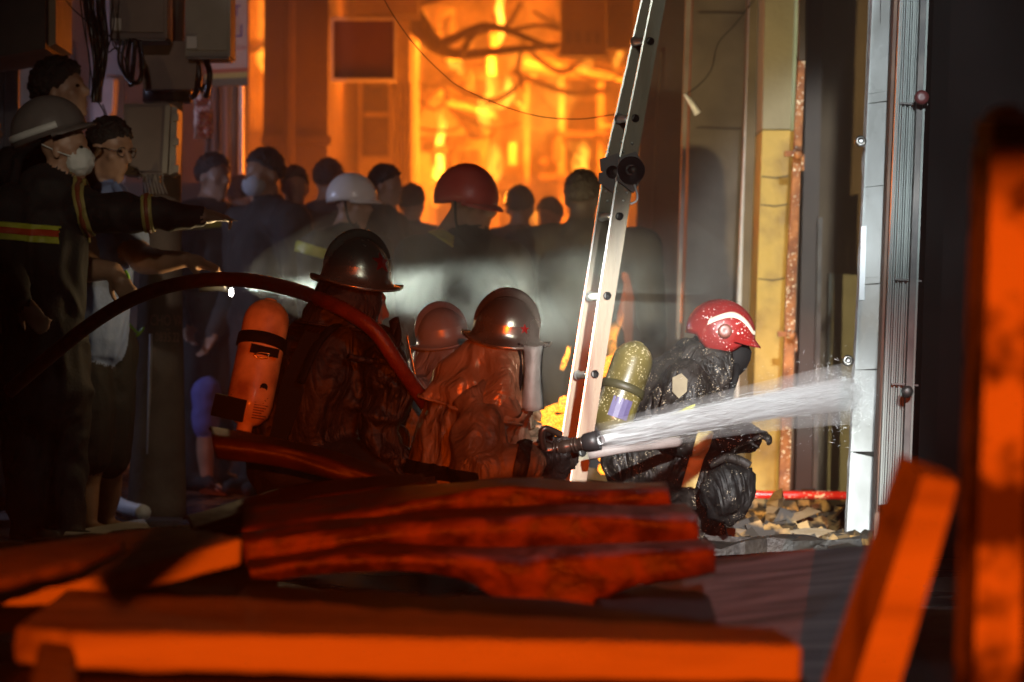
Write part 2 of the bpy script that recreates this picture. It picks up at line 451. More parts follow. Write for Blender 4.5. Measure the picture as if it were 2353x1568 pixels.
# ---------------- far burning house row (about 30 m away)
plaster_f = mat('scorched_plaster', (.035,.024,.014), (.60,.48,.34), thr=(.36,.60), detail=8, rough=.85, scale=2.4, bump=.5, bscale=12)
plaster_y = mat('yellow_plaster', (.20,.13,.05), (.78,.64,.40), thr=(.30,.56), detail=8, rough=.8, scale=2.2, bump=.25, bscale=16)
dark_wood = mat('charred_wood', (.012,.010,.009), (.05,.035,.025), rough=.8, scale=9, bump=.5, bscale=30)
brownw = mat('brown_plaster', (.13,.085,.06), (.22,.15,.11), rough=.85, scale=1.4, bump=.3, bscale=14)
steel_d = mat('dark_steel', (.03,.03,.03), (.07,.065,.06), rough=.45, metal=.6, scale=8)
glass_d = mat('dark_glass', (.02,.02,.02), rough=.08, spec=.8)

def house(loc_px, Y, label, group=None):
    return root('burning_house', P(loc_px[0], loc_px[1], Y), label, 'house', group)
# central burning house
H = house((1160, 700), 30, 'burning yellow lit house at the end of the street behind the red helmet', 'burning houses at the end of the street')
build('wall', px_rect(930, -420, 1215, 760, 30.4, .4), plaster_f, H)
build('balcony', px_rect(1030, 168, 1134, 238, 29.2, 1.0), plaster_y, H, bevel=.03)
build('balcony', px_rect(1040, 322, 1112, 402, 29.3, 1.0), plaster_y, H, bevel=.03)
build('balcony', px_rect(1004, 18, 1046, 92, 29.4, .8), plaster_y, H, bevel=.03)
build('ledge', px_prism([(1000,226),(1080,240),(1140,262),(1140,272),(1070,252),(1000,240)], 28.9, .9), plaster_y, H)
build('ledge', px_rect(1010, 118, 1110, 128, 29, .9), plaster_f, H)
for (x0,y0,x1,y1) in ((1052,252,1106,292),(1054,345,1072,372),(1078,345,1100,372),(1060,182,1082,224),(1092,182,1118,224),(1015,40,1034,84)):
    w = build('window', px_rect(x0, y0, x1, y1, 29.1 if y1 < 240 or y0 > 300 else 30.2, .06), dark_wood, H)
    build('frame', px_rect(x0-3, y0-3, x1+3, y0, 29.05 if y1 < 240 or y0 > 300 else 30.15, .12), plaster_y, w)
build('shutter_panel', px_rect(1054, 294, 1108, 316, 29.5, .2), dark_wood, H)
for x0, x1, yy in ((985,1000,240),(1112,1124,160),(1134,1146,80),(1196,1212,130)):
    build('pillar', px_rect(x0, yy, x1, 760, 29.3, .35), plaster_f if x0 != 1112 else plaster_y, H)
build('roof', px_prism([(938,312),(1000,214),(1068,300),(1066,312)], 28.2, 1.6), brownw, H)
build('gable_wall', px_rect(945, 312, 990, 760, 28.6, 1.2), plaster_f, H)
# right burning house
H2 = house((1320, 700), 28, 'burning house with dark sign and awning behind the upper part of the ladder', 'burning houses at the end of the street')
build('wall', px_rect(1212, -420, 1560, 760, 29.2, .4), plaster_f, H2)
build('awning', px_prism([(1205,125),(1320,140),(1460,150),(1460,162),(1320,154),(1205,139)], 27.4, 1.2), plaster_y, H2)
build('awning', px_prism([(1290,150),(1330,138),(1440,166),(1440,176),(1330,150)], 26.8, .6), plaster_f, H2)
for (x0,y0,x1,y1) in ((1215,300,1282,372),(1300,235,1370,300),(1302,318,1342,400),(1226,186,1290,246),(1312,178,1360,222)):
    w = build('window', px_rect(x0, y0, x1, y1, 29.0, .1), dark_wood, H2)
    build('frame', px_rect(x0-4, y0-4, x1+4, y0, 28.95, .16), plaster_f, w)
    build('frame', px_rect((x0+x1)//2-2, y0+1, (x0+x1)//2+2, y1, 28.96, .03), plaster_f, w)
for x0, x1 in ((1284,1298),(1374,1388),(1206,1216)):
    build('pillar', px_rect(x0, 168, x1, 760, 28.4, .4), plaster_f, H2)
build('ledge', px_rect(1290, 302, 1400, 314, 28.2, .5), brownw, H2)
build('ledge', px_rect(1240, 400, 1400, 412, 28.2, .5), brownw, H2)
# left burning strip
H3 = house((590, 470), 30, 'orange lit house front seen in the gap between the poster and the brown house', 'burning houses at the end of the street')
build('wall', px_rect(470, -420, 660, 760, 30, .4), plaster_y, H3)
build('ledge', px_rect(556, 92, 625, 108, 29.4, .6), brownw, H3)
build('lower_wall', px_rect(552, 300, 640, 370, 29.5, .4), brownw, H3)
build('pillar', px_rect(583, 120, 589, 300, 29.6, .2), plaster_y, H3)

# ---------------- mid street: brown house, yellow shop
B1 = root('brown_house', P(685, 700, 20), 'dark brown plastered house wall between the poster and the framed panel', 'house')
build('wall', px_prism([(612,-420),(757,-420),(750,700),(600,700)], 20, 5), brownw, B1)
build('plinth', px_rect(600, 312, 760, 330, 19.85, .15), brownw, B1)
build('downpipe', add_tube(nb(), [P(668,-400,19.8), P(664,600,19.8)], .035), brownw, B1)
S1 = root('signboard', P(832, 185, 19), 'blank brown square board in a pale frame hung on the shop front', 'sign')
build('board', px_rect(766, 46, 904, 180, 19.05, .05), mat('sign_brown', (.11,.035,.016), (.16,.055,.025), rough=.6, scale=3), S1)
palem = mat('pale_metal', (.62,.58,.55), (.75,.72,.70), rough=.5, scale=10)
build('frame', px_rect(760, 40, 910, 46, 18.98, .1), palem, S1); build('frame', px_rect(760, 180, 910, 187, 18.98, .1), palem, S1)
build('frame', px_rect(760, 46.5, 766, 179.5, 18.98, .1), palem, S1); build('frame', px_rect(904, 46.5, 910, 179.5, 18.98, .1), palem, S1)
for x in (790, 880): build('bracket', add_tube(nb(), [P(x,60,19.1), P(x,60,23.4)], .03), steel_d, S1)
B2 = root('yellow_shop', P(850, 700, 24), 'orange lit shop front with a dark shuttered window under the framed panel', 'shop')
build('wall', px_rect(742, -420, 830, 760, 24, 2.5), plaster_y, B2)
build('wall', px_rect(893, -420, 940, 760, 24, 2.5), plaster_y, B2)
build('wall', px_rect(830.5, -420, 892.5, 190, 24, 2.5), brownw, B2)
build('wall', px_rect(830.5, 360, 892.5, 760, 24, 2.5), plaster_y, B2)
build('fascia', px_rect(742, -420, 960, 30, 23.4, .55), brownw, B2)
wn_ = build('window', px_rect(831, 190, 892, 359.5, 24.35, .06), dark_wood, B2)
build('frame', px_rect(831, 258, 892, 268, 24.2, .1), plaster_y, wn_); build('frame', px_rect(831, 190, 837, 359, 24.15, .1), brownw, wn_)
for i in range(9):
    x = 841 + i*5.6
    build('slat', px_rect(x, 270, x+4, 358, 24.26, .05), brownw, wn_)
for x in (902, 921, 936): build('pillar', px_rect(x, 190, x+7, 760, 23.7, .22), plaster_f if x == 902 else brownw, B2)

# dark shop sign high on the right, lettering too dim to read
SG = root('hanging_sign', P(1370, 120, 24), 'dark square sign board above the fire left of the ladder top', 'sign')
build('board', px_rect(1288, -40, 1392, 122, 24, .2), mat('sign_dim', (.10,.06,.02), (.16,.10,.03), rough=.6, scale=2), SG)
build('board', px_rect(1393, -40, 1478, 112, 24.4, .2), dark_wood, SG)
build('frame', px_rect(1284, 122.5, 1396, 127, 23.95, .3), dark_wood, SG)
for x in (1300, 1322, 1346, 1366): build('mark', px_rect(x, 72, x+12, 100, 23.97, .02), dark_wood, SG)

# dark tangle of branches in front of the fire
bark = mat('dark_bark', (.015,.010,.007), (.05,.03,.02), rough=.9, scale=12, bump=.6, bscale=30)
TR = root('burnt_branch', P(1000, 90, 24.5), 'black bent branches hanging across the flames above the red helmet', 'branch')
for pts, r0, r1 in (([(905,-60),(935,20),(958,68),(1000,108),(1060,126),(1130,120),(1200,112),(1290,104)], .07, .022),
                    ([(1000,108),(1080,72),(1120,60),(1170,72),(1220,92),(1270,112)], .04, .02),
                    ([(930,-40),(960,30),(985,70),(1012,104)], .05, .04), ([(1060,126),(1075,98),(1090,80),(1125,66)], .03, .02),
                    ([(940,10),(1000,0),(1060,-20),(1110,-50)], .025, .015), ([(1170,72),(1240,58),(1290,70)], .02, .01), ([(1200,112),(1190,160),(1205,210)], .018, .008)):
    p = spline([P(x, y, 24.5 + .3*math.sin(i*2.1+r0*90)) for i, (x, y) in enumerate(pts)], 5)
    build('branch', add_tube(nb(), p, lambda t, a=r0, b=r1: a+(b-a)*t, 7), bark, TR, True)
# thin sagging wire
tag(build('wire', add_tube(nb(), spline([P(x, y, 12.5) for x, y in ((862,-40),(905,38),(960,112),(1020,172),(1060,202),(1150,242),(1240,268),(1330,274),(1400,265),(1470,255))], 6), .0022, 5), steel_d),
    'single thin wire sagging across the fire from upper left to the ladder', 'wire')

# ---------------- flames: soft glowing volumes
def flame_mat(name, strength, scale, seed):
    m = bpy.data.materials.new(name); m.use_nodes = True
    nt = m.node_tree; n = nt.nodes; l = nt.links
    n.remove(n['Principled BSDF'])
    tc = n.new('ShaderNodeTexCoord'); sp = n.new('ShaderNodeSeparateXYZ')
    mp = n.new('ShaderNodeMapping'); mp.inputs['Location'].default_value = (seed, seed*2, seed*3); mp.inputs['Scale'].default_value = (1, 1, .5)
    l.new(tc.outputs['Object'], mp.inputs[0])
    no = n.new('ShaderNodeTexNoise'); no.inputs['Scale'].default_value = scale; no.inputs['Detail'].default_value = 4; no.inputs['Distortion'].default_value = .8
    l.new(mp.outputs[0], no.inputs['Vector'])
    mr = n.new('ShaderNodeMapRange'); l.new(no.outputs[0], mr.inputs[0])
    mr.inputs[1].default_value = .40; mr.inputs[2].default_value = .72; mr.inputs[3].default_value = 0; mr.inputs[4].default_value = 1
    mu = n.new('ShaderNodeMath'); mu.operation = 'MULTIPLY'; l.new(mr.outputs[0], mu.inputs[0]); mu.inputs[1].default_value = strength
    em = n.new('ShaderNodeEmission'); em.inputs['Color'].default_value = (1.0, .36, .03, 1); l.new(mu.outputs[0], em.inputs['Strength'])
    l.new(em.outputs[0], n['Material Output'].inputs['Volume'])
    return m
FLAME_L = (5.0, 2.4, .8)
def flame(pts, w, Y, hot, label, wob=.75):
    """tapered wavering tongue along a path of picture units"""
    g = random.Random(int(w*7 + pts[0][0])); bm = nb()
    for q in range(3):
        s0 = .35 if q else 0; k_ = 1 if q == 0 else g.uniform(.45, .75)
        jx = g.uniform(-1, 1)*w*.7 if q else 0; jy = g.uniform(-.2, .5)*w*1.5 if q else 0
        p = spline([P(x + jx*(.3+i*.4) + g.uniform(-1,1)*w*.25, y + jy, Y + .1*math.sin(i*1.7+q)) for i, (x, y) in enumerate(pts)], 5)
        add_tube(bm, p, lambda t: U(w, Y)*k_*.9 * (math.sin(PI*min(1, .12 + t*.9))**.6 * (1 - .6*t) + .03), 10, flat=.8)
    for v in bm.verts: v.co += Vector((nz(v.co, 3.3, w) + .5*nz(v.co, 8, w), nz(v.co, 2.1, w+4), nz(v.co, 3.1, w+8)*.7)) * U(w, Y) * wob
    o = build('flame', bm, flame_mat('flame_glow', FLAME_L[hot]/(U(w, Y)*.7), 2.2 if w < 40 else 1.3, w*.37), None, True)
    return tag(o, label, 'flame', 'flames of the street fire')
flame([(1146,95),(1148,50),(1150,0),(1156,-60)], 16, 28.6, 0, 'tall thin yellow flame at the top edge above the branches')
flame([(1132,300),(1136,240),(1128,180),(1140,110)], 36, 28.5, 0, 'brightest yellow flame burning beside the balcony of the central house')
flame([(1152,250),(1166,218),(1160,180),(1150,160)], 24, 28.4, 0, 'round yellow flame right of the central house balcony')
flame([(1060,165),(1052,140),(1064,110),(1080,70)], 26, 28.8, 1, 'yellow flame rising above the upper balcony behind the branches')
flame([(1004,412),(1014,366),(1008,300),(1020,250)], 16, 28.2, 0, 'slim yellow flame standing left of the red helmet')
flame([(1000,470),(992,440),(1002,410)], 14, 28.0, 1, 'small orange flame low beside the face of the red helmeted man')
flame([(1352,430),(1342,390),(1346,350),(1330,310)], 30, 26.5, 0, 'yellow flame burning over the dark silhouetted head left of the ladder')
flame([(1416,150),(1420,130),(1412,100)], 18, 26, 0, 'small bright flame touching the ladder under the hanging sign')
flame([(1340,160),(1350,140),(1345,118)], 18, 26.4, 1, 'small flame under the dark sign board')
flame([(612,170),(604,130),(612,100)], 16, 29, 1, 'small yellow flame in the gap right of the hanging poster')
flame([(600,90),(606,30),(596,-40)], 22, 29, 2, 'dull orange flame at the top of the gap beside the brown house')
flame([(1120,420),(1140,380),(1132,320)], 26, 28.3, 1, 'orange flame directly behind the crown of the red helmet')
flame([(1180,560),(1200,500),(1180,440),(1170,400)], 40, 24, 2, 'low orange flame between the red helmet and the dark silhouette')
flame([(1270,590),(1258,550),(1240,510),(1225,470)], 28, 23, 1, 'orange flame in the dip between two shoulders left of the ladder')
flame([(955,478),(945,462),(950,440)], 22, 24, 1, 'small orange flame in the gap left of the red helmet')
flame([(1180,480),(1168,462),(1165,440)], 16, 22, 0, 'small pinkish orange flame at the nape of the red helmeted man')
flame([(1420,820),(1412,770),(1422,730),(1412,700)], 24, 13.4, 1, 'orange flame showing between the ladder and the spotted yellow cylinder')
flame([(1296,850),(1306,815),(1308,795)], 11, 13.4, 1, 'tiny orange flame left of the lower ladder')
flame([(1438,560),(1444,520),(1436,490)], 9, 24, 1, 'thin orange flame right of the ladder below its hinge')
flame([(1300,700),(1250,690),(1180,650),(1150,640)], 15, 22, 2, 'faint flame seen through the mist left of the ladder')
flame([(1280,95),(1210,110),(1170,70),(1180,10)], 60, 28.5, 2, 'broad dull orange flame under the branches', .8)
flame([(1250,330),(1230,270),(1270,210),(1240,150)], 70, 28.3, 2, 'broad dull orange flame before the windows of the right burning house', .8)
flame([(960,230),(975,160),(965,80),(975,20)], 34, 28, 2, 'dull orange flame climbing beside the framed panel')
# clutter of the burning fronts: pipes, brackets, sign boxes, cables, hanging scraps
gc = random.Random(21)
for i in range(46):
    hh_, (xa, xb) = ((H, (945, 1200)), (H2, (1205, 1450)))[i % 2]
    x = gc.uniform(xa, xb); y = gc.uniform(-20, 560); w = gc.choice((4, 6, 10, 18, 28)); h = gc.choice((8, 14, 26, 50, 90)) if w < 20 else gc.choice((8, 14, 20))
    Yc = gc.uniform(27.4, 29)
    m_ = gc.choice((dark_wood, brownw, plaster_f, plaster_y, dark_wood))
    tl = gc.uniform(-3, 3)
    build(('pipe' if h > 3*w else 'wall_box'), px_prism([(x,y),(x+w,y+tl*.5),(x+w+tl,y+h),(x+tl,y+h)], Yc, .12), m_, hh_)
for i in range(22):
    hh_, (xa, xb) = ((H, (930, 1210)), (H2, (1200, 1460)))[i % 2]
    x0 = gc.uniform(xa-60, xb-80); x1 = x0 + gc.uniform(60, 220); y0 = gc.uniform(-30, 330); y1 = y0 + gc.uniform(-60, 60); sg = gc.uniform(10, 60)
    build('cable', add_tube(nb(), spline([P(x0,y0,26.8),P((x0*2+x1)/3,(y0*2+y1)/3+sg*.8,26.7),(P((x0+2*x1)/3,(y0+2*y1)/3+sg,26.8)),P(x1,y1,26.9)],5), gc.choice((.010,.016,.026)), 5), dark_wood, hh_)
# burning timbers low behind the ladder
gh = random.Random(4)
HP = root('charred_heap', P(1350,1262,13.4), 'dark charred heap with glowing timbers behind the foot of the ladder', 'heap')
bm = nb()
for i in range(70):
    x = gh.uniform(1235, 1450); h_ = 1 - abs(x-1340)/140
    c = P(x, 0, 13.55); c.z = gh.uniform(0, max(.05, .40*h_)); c.y += gh.uniform(-.1, .25)
    add_box(bm, c, (gh.uniform(.04,.14), gh.uniform(.02,.05), gh.uniform(.012,.03)), Matrix.Rotation(gh.uniform(-.5,.5),3,'Y') @ Matrix.Rotation(gh.uniform(-.8,.8),3,'Z'))
o = build('charred_piece', bm, dark_wood, HP); o['kind'] = 'stuff'
ember = mat('ember', (.3,.1,.02), (.05,.02,.01), rough=.8, scale=16, emis=((1.0,.27,.012), 4.5))
_n = ember.node_tree; _z = _n.nodes.new('ShaderNodeTexNoise'); _z.inputs['Scale'].default_value = 22
_r = _n.nodes.new('ShaderNodeMapRange'); _n.links.new(_z.outputs[0], _r.inputs[0]); _r.inputs[1].default_value = .38; _r.inputs[2].default_value = .62; _r.inputs[3].default_value = .15; _r.inputs[4].default_value = 4.5
_n.links.new(_r.outputs[0], _n.nodes['Principled BSDF'].inputs['Emission Strength'])
for i, (x0,y0,x1,y1) in enumerate(((1248,950,1304,938),(1258,974,1312,962),(1250,998,1300,986),(1378,838,1446,826),(1240,962,1290,974),(1380,1054,1446,1034),(1258,1102,1286,1094),(1386,1078,1430,1070),(1296,925,1350,938),(1370,860,1430,850),(1380,910,1420,902),(1268,1020,1300,1012))):
    a, b = P(x0, y0, 13.25), P(x1, y1, 13.4)
    o = build('burning_timber', add_tube(nb(), [a, a.lerp(b, .5) + Vector((0, 0, .012)), b], lambda t: .022 + .008*math.sin(t*7+i), 7), ember)
    tag(o, 'glowing burning timber end low behind the foot of the ladder', 'timber', 'burning timbers behind the ladder')

# ---------------- right side of the street, far to near
wall_g = mat('grimy_wall', (.065,.052,.042), (.19,.165,.14), detail=8, thr=(.3,.62), rough=.8, scale=2.6, bump=.35, bscale=20, rvar=.1)
wall_dk = mat('sooty_wall', (.035,.028,.024), (.075,.06,.05), rough=.75, scale=2.5, bump=.4, bscale=20)
W1 = root('sooty_column', P(1540, 1100, 17), 'black sooty column of the row house right of the ladder', 'column')
build('shaft', px_prism([(1492,-420),(1590,-420),(1572,1200),(1440,1200)], 17.2, 1.5), wall_dk, W1)
build('corner_strip', px_prism([(1516,120),(1524,120),(1494,760),(1486,760)], 17.1, .05), steel_d, W1)
W2 = root('row_house_front', P(1650, 1150, 16), 'grimy house front with smooth grey wall between black column and yellow pillar', 'house')
build('wall', px_prism([(1604,-420),(1742,-420),(1700,1190),(1560,1190)], 16, .3), wall_g, W2)
build('wall_edge', px_prism([(1588,-420),(1603.5,-420),(1562,780),(1554,780)], 15.95, .05), mat('edge_strip', (.2,.17,.15), (.32,.28,.25), rough=.6, scale=6), W2)
build('joint', px_prism([(1600,292),(1740,296),(1740,299),(1600,295)], 15.985, .02), wall_dk, W2)
build('joint', px_prism([(1605,27),(1742,30),(1742,33),(1605,30)], 15.985, .02), wall_dk, W2)
emb = mat('burning_gap', (.4,.12,.02), rough=.8, emis=((1.0,.22,.02), 2.2))
for y0, y1, w, xo in ((140,262,9,0),(270,420,8,0),(430,540,8,-2),(556,640,9,-3),(650,742,7,-4)):
    xa = 1590 - (y0-140)*.035 + xo; xb = 1590 - (y1-140)*.035 + xo
    o = build('burning_gap', px_prism([(xa,y0),(xa+w,y0+6),(xb+w-1,y1-5),(xb,y1)], 16.6, .05), emb)
    tag(o, 'narrow glowing slit of fire beside the black column', 'fire', 'glowing slits beside the black column')
# white strips, downpipe
white_p = mat('white_plastic', (.62,.64,.68), (.78,.80,.84), rough=.35, scale=12)
tag(build('downpipe', add_tube(nb(), spline([P(x,y,15.3) for x,y in ((1732,-60),(1727,100),(1722,240),(1716,380),(1708,560),(1700,760),(1694,1060))],4), .021, 8), white_p, None, True), 'thin pale downpipe running down the grimy wall left of the yellow pillar', 'pipe')
tag(build('downpipe', add_tube(nb(), [P(1764,-80,15.0), P(1758,90,15.0), P(1755,245,15.0)], .014, 8), white_p, None, True), 'short white pipe ending half way on top of the yellow pillar', 'pipe')
tag(build('wire', add_tube(nb(), spline([P(x,y,14.6) for x,y in ((1740,-10),(1690,55),(1650,100),(1634,160),(1605,196),(1574,218))],5), .0035, 5), steel_d), 'black wire drooping from the top of the grimy wall to a white tube', 'wire')
tag(build('tube', add_tube(nb(), [P(1574,216,14.6), P(1590,238,14.6), P(1604,262,14.6)], lambda t: .010+.008*t, 8), white_p, None, True), 'short white tube dangling at the end of the black wire', 'tube')
# yellow pillar
yel = mat('yellow_pillar_plaster', (.27,.17,.035), (.56,.40,.11), rough=.6, scale=4.5, bump=.7, bscale=26, rvar=.15, thr=(.32,.55), detail=8)
PY = root('yellow_pillar', P(1775, 1190, 14.8), 'peeling yellow plastered pillar behind the red helmeted firefighter', 'pillar')
build('shaft', px_prism([(1752,300),(1818,300),(1786,1200),(1722,1200)], 14.8, .5), yel, PY, bevel=.006)
build('upper_shaft', px_prism([(1766,-420),(1836,-420),(1818,297),(1752,297)], 14.8, .5), mat('unlit_pillar_plaster', (.26,.24,.17), (.34,.31,.22), rough=.7, scale=3, bump=.3), PY, bevel=.006)  # duller colour paints the unlit top of the pillar
build('corner_trim', px_prism([(1840,-420),(1852,-420),(1824,300),(1818.5,300)], 14.76, .3), mat('pale_blue_paint', (.42,.62,.66), (.55,.74,.78), rough=.5, scale=5), PY)
build('corner_trim', px_prism([(1818.5,302),(1825,302),(1792,1190),(1786.5,1190)], 14.76, .3), yel, PY)
for y in (405, 470, 640):
    x = 1818 - (y-300)*.0356
    build('crack', px_prism([(x-64,y),(x-30,y+3),(x-2,y-2),(x-2,y+1),(x-30,y+6),(x-64,y+2)], 14.795, .01), wall_dk, PY)
build('recess_wall', px_prism([(1735,-420),(1765,-420),(1721,1200),(1690,1200)], 15.25, .3), mat('recess_brown', (.10,.08,.05), (.17,.13,.08), rough=.7, scale=3), PY)
# rusty post
rust = mat('rusty_foamy_steel', (.16,.05,.02), (.42,.17,.06), rough=.6, scale=14, bump=.8, bscale=60, speck=(70, -.34, (.85,.80,.70)))
PR = root('rusty_post', P(1792, 1140, 14.2), 'rusty foam flecked steel post with bolt lugs right of the yellow pillar', 'post')
build('post', px_prism([(1836,140),(1850,140),(1830,640),(1814,1130),(1790,1130),(1808,640)], 14.2, .06), rust, PR, bevel=.004)
build('post', px_prism([(1838,-300),(1850,-300),(1850,138),(1836,138)], 14.2, .06), wall_dk, PR)
for (x, y) in ((1822,355),(1806,770)):
    b_ = build('hinge', px_rect(x-18, y-8, x+14, y+4, 14.15, .05), rust, PR, bevel=.004)
    build('bolt', add_lathe(nb(), P(x+12, y, 14.1), (0,-1,0), [(.022,0),(.022,.02),(.012,.03)], 10), rust, b_, True)
    build('latch', px_rect(x+20, y, x+26, y+38, 14.12, .02), rust, b_)
# doorway interior between the post and the white door panel
DW = root('doorway', P(1900, 1160, 14.9), 'dim brown lit inside of the doorway between rusty post and white panel', 'doorway')
inside = mat('inside_wall', (.16,.11,.065), (.26,.19,.11), rough=.75, scale=1.5, bump=.3, bscale=14)
build('back_wall', px_prism([(1800,-420),(2030,-420),(1990,1205),(1760,1205)], 15.6, .2), inside, DW)
build('door_leaf', px_prism([(1868,-420),(1900,-420),(1868,1200),(1826,1200)], 15.2, .05), mat('door_brown', (.06,.035,.02), (.10,.06,.03), rough=.5, scale=4), DW)
build('door_panel', px_prism([(1905,628),(2000,634),(2000,1200),(1896,1200)], 15.4, .06), mat('green_grey_paint', (.20,.20,.14), (.28,.28,.20), rough=.5, scale=4), DW)
build('rail', px_prism([(1880,500),(1890,500),(1878,1190),(1866,1190)], 15.1, .04), steel_d, DW)
# white tiled door post
tile = mat('white_tile', (.40,.41,.39), (.68,.71,.70), thr=(.28,.58), detail=8, rough=.28, scale=3.2, bump=.15, bscale=14, rvar=.12)
torn = mat('torn_plaster', (.5,.5,.48), (.8,.8,.8), rough=.8, scale=20, bump=1.0, bscale=70)
PW = root('tiled_door_post', P(1975, 1255, 12), 'bright white tiled door post the water jet is hitting', 'door post')
def edgeL(y): return 2003 - y*.0456 + (y > 500)*-(y-500)*.004
def edgeR(y): return 2065 - y*.0425
def tilerow(y0, y1, s0, dk=0):
    m_ = .7
    bm = nb()
    fr = [P(edgeL(y0)+m_, y0, 12.0), P(edgeR(y0)-m_, y0-s0, 11.88), P(edgeR(y1)-m_, y1-s0, 11.88), P(edgeL(y1)+m_, y1, 12.0)]
    add_prism(bm, fr, [p + Vector((.012, .05, 0)) for p in fr])
    return build('tile', bm, tile, PW, bevel=.003)
for y0, y1, s in ((-330,-120,8),(-119,216,8),(217,238,9),(239,430,6),(431,640,5),(641,655,6),(656,850,3),(851,1038,0),(1039,1068,-16),(1069,1254,-12)): tilerow(y0, y1, s)
bm = nb()
fr = [P(2008,-330,12.06), P(2064,-330,11.95), P(2008,1252,11.95), P(1948,1252,12.06)]
add_prism(bm, fr, [p + Vector((.05, .45, 0)) for p in fr]); build('core', bm, conc, PW)
rows = []
for i in range(61):
    y = -330 + i*1584/60
    e = edgeL(y); j = nz((y*.03, 0, 0), 1, 3)*4 + nz((y*.11, 1, 0), 1, 5)*3
    if y < 350: j *= .3
    rows.append([P(e-3-abs(j), y, 12.03), P(e+1.5, y, 11.985), P(e+1.5, y, 12.05)])
bm = nb(); add_loft(bm, rows, True); build('torn_edge', bm, torn, PW)
for y0, y1, x in ((480,660,2030),(520,690,1986)):
    build('peeled_patch', px_prism([(x-7,y0),(x+5,y0),(x,y1),(x-12,y1)], 11.93 if x > 2000 else 11.97, .004), mat('bright_white', (.78,.82,.84), rough=.3), PW)
build('crack', px_prism([(2023,-60),(2026,-60),(2024,54),(2023,56)], 11.93, .004), steel_d, PW)
ey = mat('eye_steel', (.10,.10,.09), (.25,.24,.22), rough=.3, metal=.9, scale=20)
for (x, y) in ((1977,325),(1948,829)):
    bm = nb(); c = P(x, y, 11.9)
    add_lathe(bm, c, (0,-1,0), [(.022,0),(.022,.012),(.018,.016),(.008,.016),(.008,-.002)], 18)
    e = build('eye_plate', bm, ey, PW, True)
    build('screw', add_lathe(nb(), c, (0,-1,0), [(.006,.012),(.006,.02)], 8), mat('screw_bright', (.7,.7,.7), rough=.2, metal=1), e)
# folded sliding gate
GT = root('folding_gate', P(2060, 1110, 11.6), 'folded dark steel accordion gate right of the white door post', 'gate')
gm = mat('gate_steel', (.045,.055,.052), (.12,.14,.13), rough=.42, metal=.45, scale=18, rvar=.15, stretch=(1,1,.05))
for i in range(10):
    t = i/9
    x0 = 2081 + t*46; x1 = 2054 + t*50 - 22; w = 3.2 if i % 3 else 4.4
    build('slat', px_prism([(x0,-330),(x0+w,-330),(x1+w-12,1160),(x1-12,1160)], 11.62 + .02*(i % 2), .035), gm, GT)
build('end_post', px_prism([(2128,-330),(2141,-330),(2086,1160),(2072,1160)], 11.56, .07), steel_d, GT)
build('end_trim', px_prism([(2141.5,-330),(2147,-330),(2091,1160),(2086.5,1160)], 11.55, .03), gm, GT)
build('jamb', px_prism([(2067,-330),(2079,-330),(2020,1240),(2008,1240)], 11.75, .1), mat('jamb_brown', (.10,.05,.03), (.17,.09,.05), rough=.6, scale=5), GT)
build('wheel', add_lathe(nb(), P(2117,225,11.5), (0,-1,0), [(.027,0),(.027,.02),(.02,.026),(.008,.026)], 16), mat('red_lug', (.10,.02,.02), rough=.4), GT, True)
build('wheel', add_lathe(nb(), P(2084,900,11.5), (0,-1,0), [(.022,0),(.022,.02),(.01,.026)], 16), steel_d, GT, True)
for y in (235, 640, 880): build('cross_link', px_prism([(2075-y*.03,y),(2140-y*.034,y+4),(2140-y*.034,y+8),(2075-y*.03,y+4)], 11.6, .015), steel_d, GT)
# black house body on the far right
BK = root('dark_house', P(2300, 1300, 11), 'unlit black house front filling the right edge behind the orange post', 'house')
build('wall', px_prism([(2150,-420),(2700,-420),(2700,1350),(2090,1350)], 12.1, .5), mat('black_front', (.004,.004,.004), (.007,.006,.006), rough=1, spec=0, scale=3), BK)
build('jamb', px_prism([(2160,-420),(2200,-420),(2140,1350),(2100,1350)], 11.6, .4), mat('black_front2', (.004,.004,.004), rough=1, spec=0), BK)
# red pipe low across the doorway
redf = mat('red_hose_foam', (.50,.012,.010), (.62,.03,.02), rough=.3, scale=10, speck=(60, -.36, (.9,.8,.75)), coat=.4)
tag(build('red_pipe', add_tube(nb(), spline([P(x,y,13.9) for x,y in ((1640,1128),(1720,1136),(1800,1138),(1880,1138),(1990,1140))],4), .019, 12), redf, None, True), 'bright red pipe lying level across the doorway above the rubble', 'pipe')
# rubble and splintered boards inside the doorway
pale = mat('split_wood', (.08,.047,.017), (.20,.13,.06), rough=.6, scale=9, bump=.7, bscale=40, stretch=(.25,1,1))
char = mat('wet_charcoal', (.006,.005,.004), (.03,.024,.018), rough=.55, scale=14, bump=.6, bscale=40)
rng = random.Random(5)
def board(L, w, t, c, yaw, tilt, roll, m, label, group, jag=.25):
    bm = nb(); n = 7; rows = []
    for i in range(n):
        x = (i/(n-1)-.5)*L
        j = lambda k: (rng.random()-.5)*t*1.0
        ee = jag*w if i in (0, n-1) else .0
        y0 = -w/2 + rng.random()*w*.22; y1 = w/2 - rng.random()*w*.22
        xs = [x + (rng.random()-.5)*ee*4 for _ in range(4)]
        rows.append([Vector((xs[0],y0,-t/2)), Vector((xs[1],y0,t/2+j(0))), Vector((xs[2],y1,t/2+j(1))), Vector((xs[3],y1,-t/2))])
    vr = add_loft(bm, rows, True); bm.faces.new(vr[0][::-1]); bm.faces.new(vr[-1])
    M_ = Matrix.Translation(c) @ Matrix.Rotation(yaw,4,'Z') @ Matrix.Rotation(tilt,4,'Y') @ Matrix.Rotation(roll,4,'X')
    bmesh.ops.transform(bm, matrix=M_, verts=bm.verts)
    o = build('broken_board', bm, m); return tag(o, label, 'board', group)
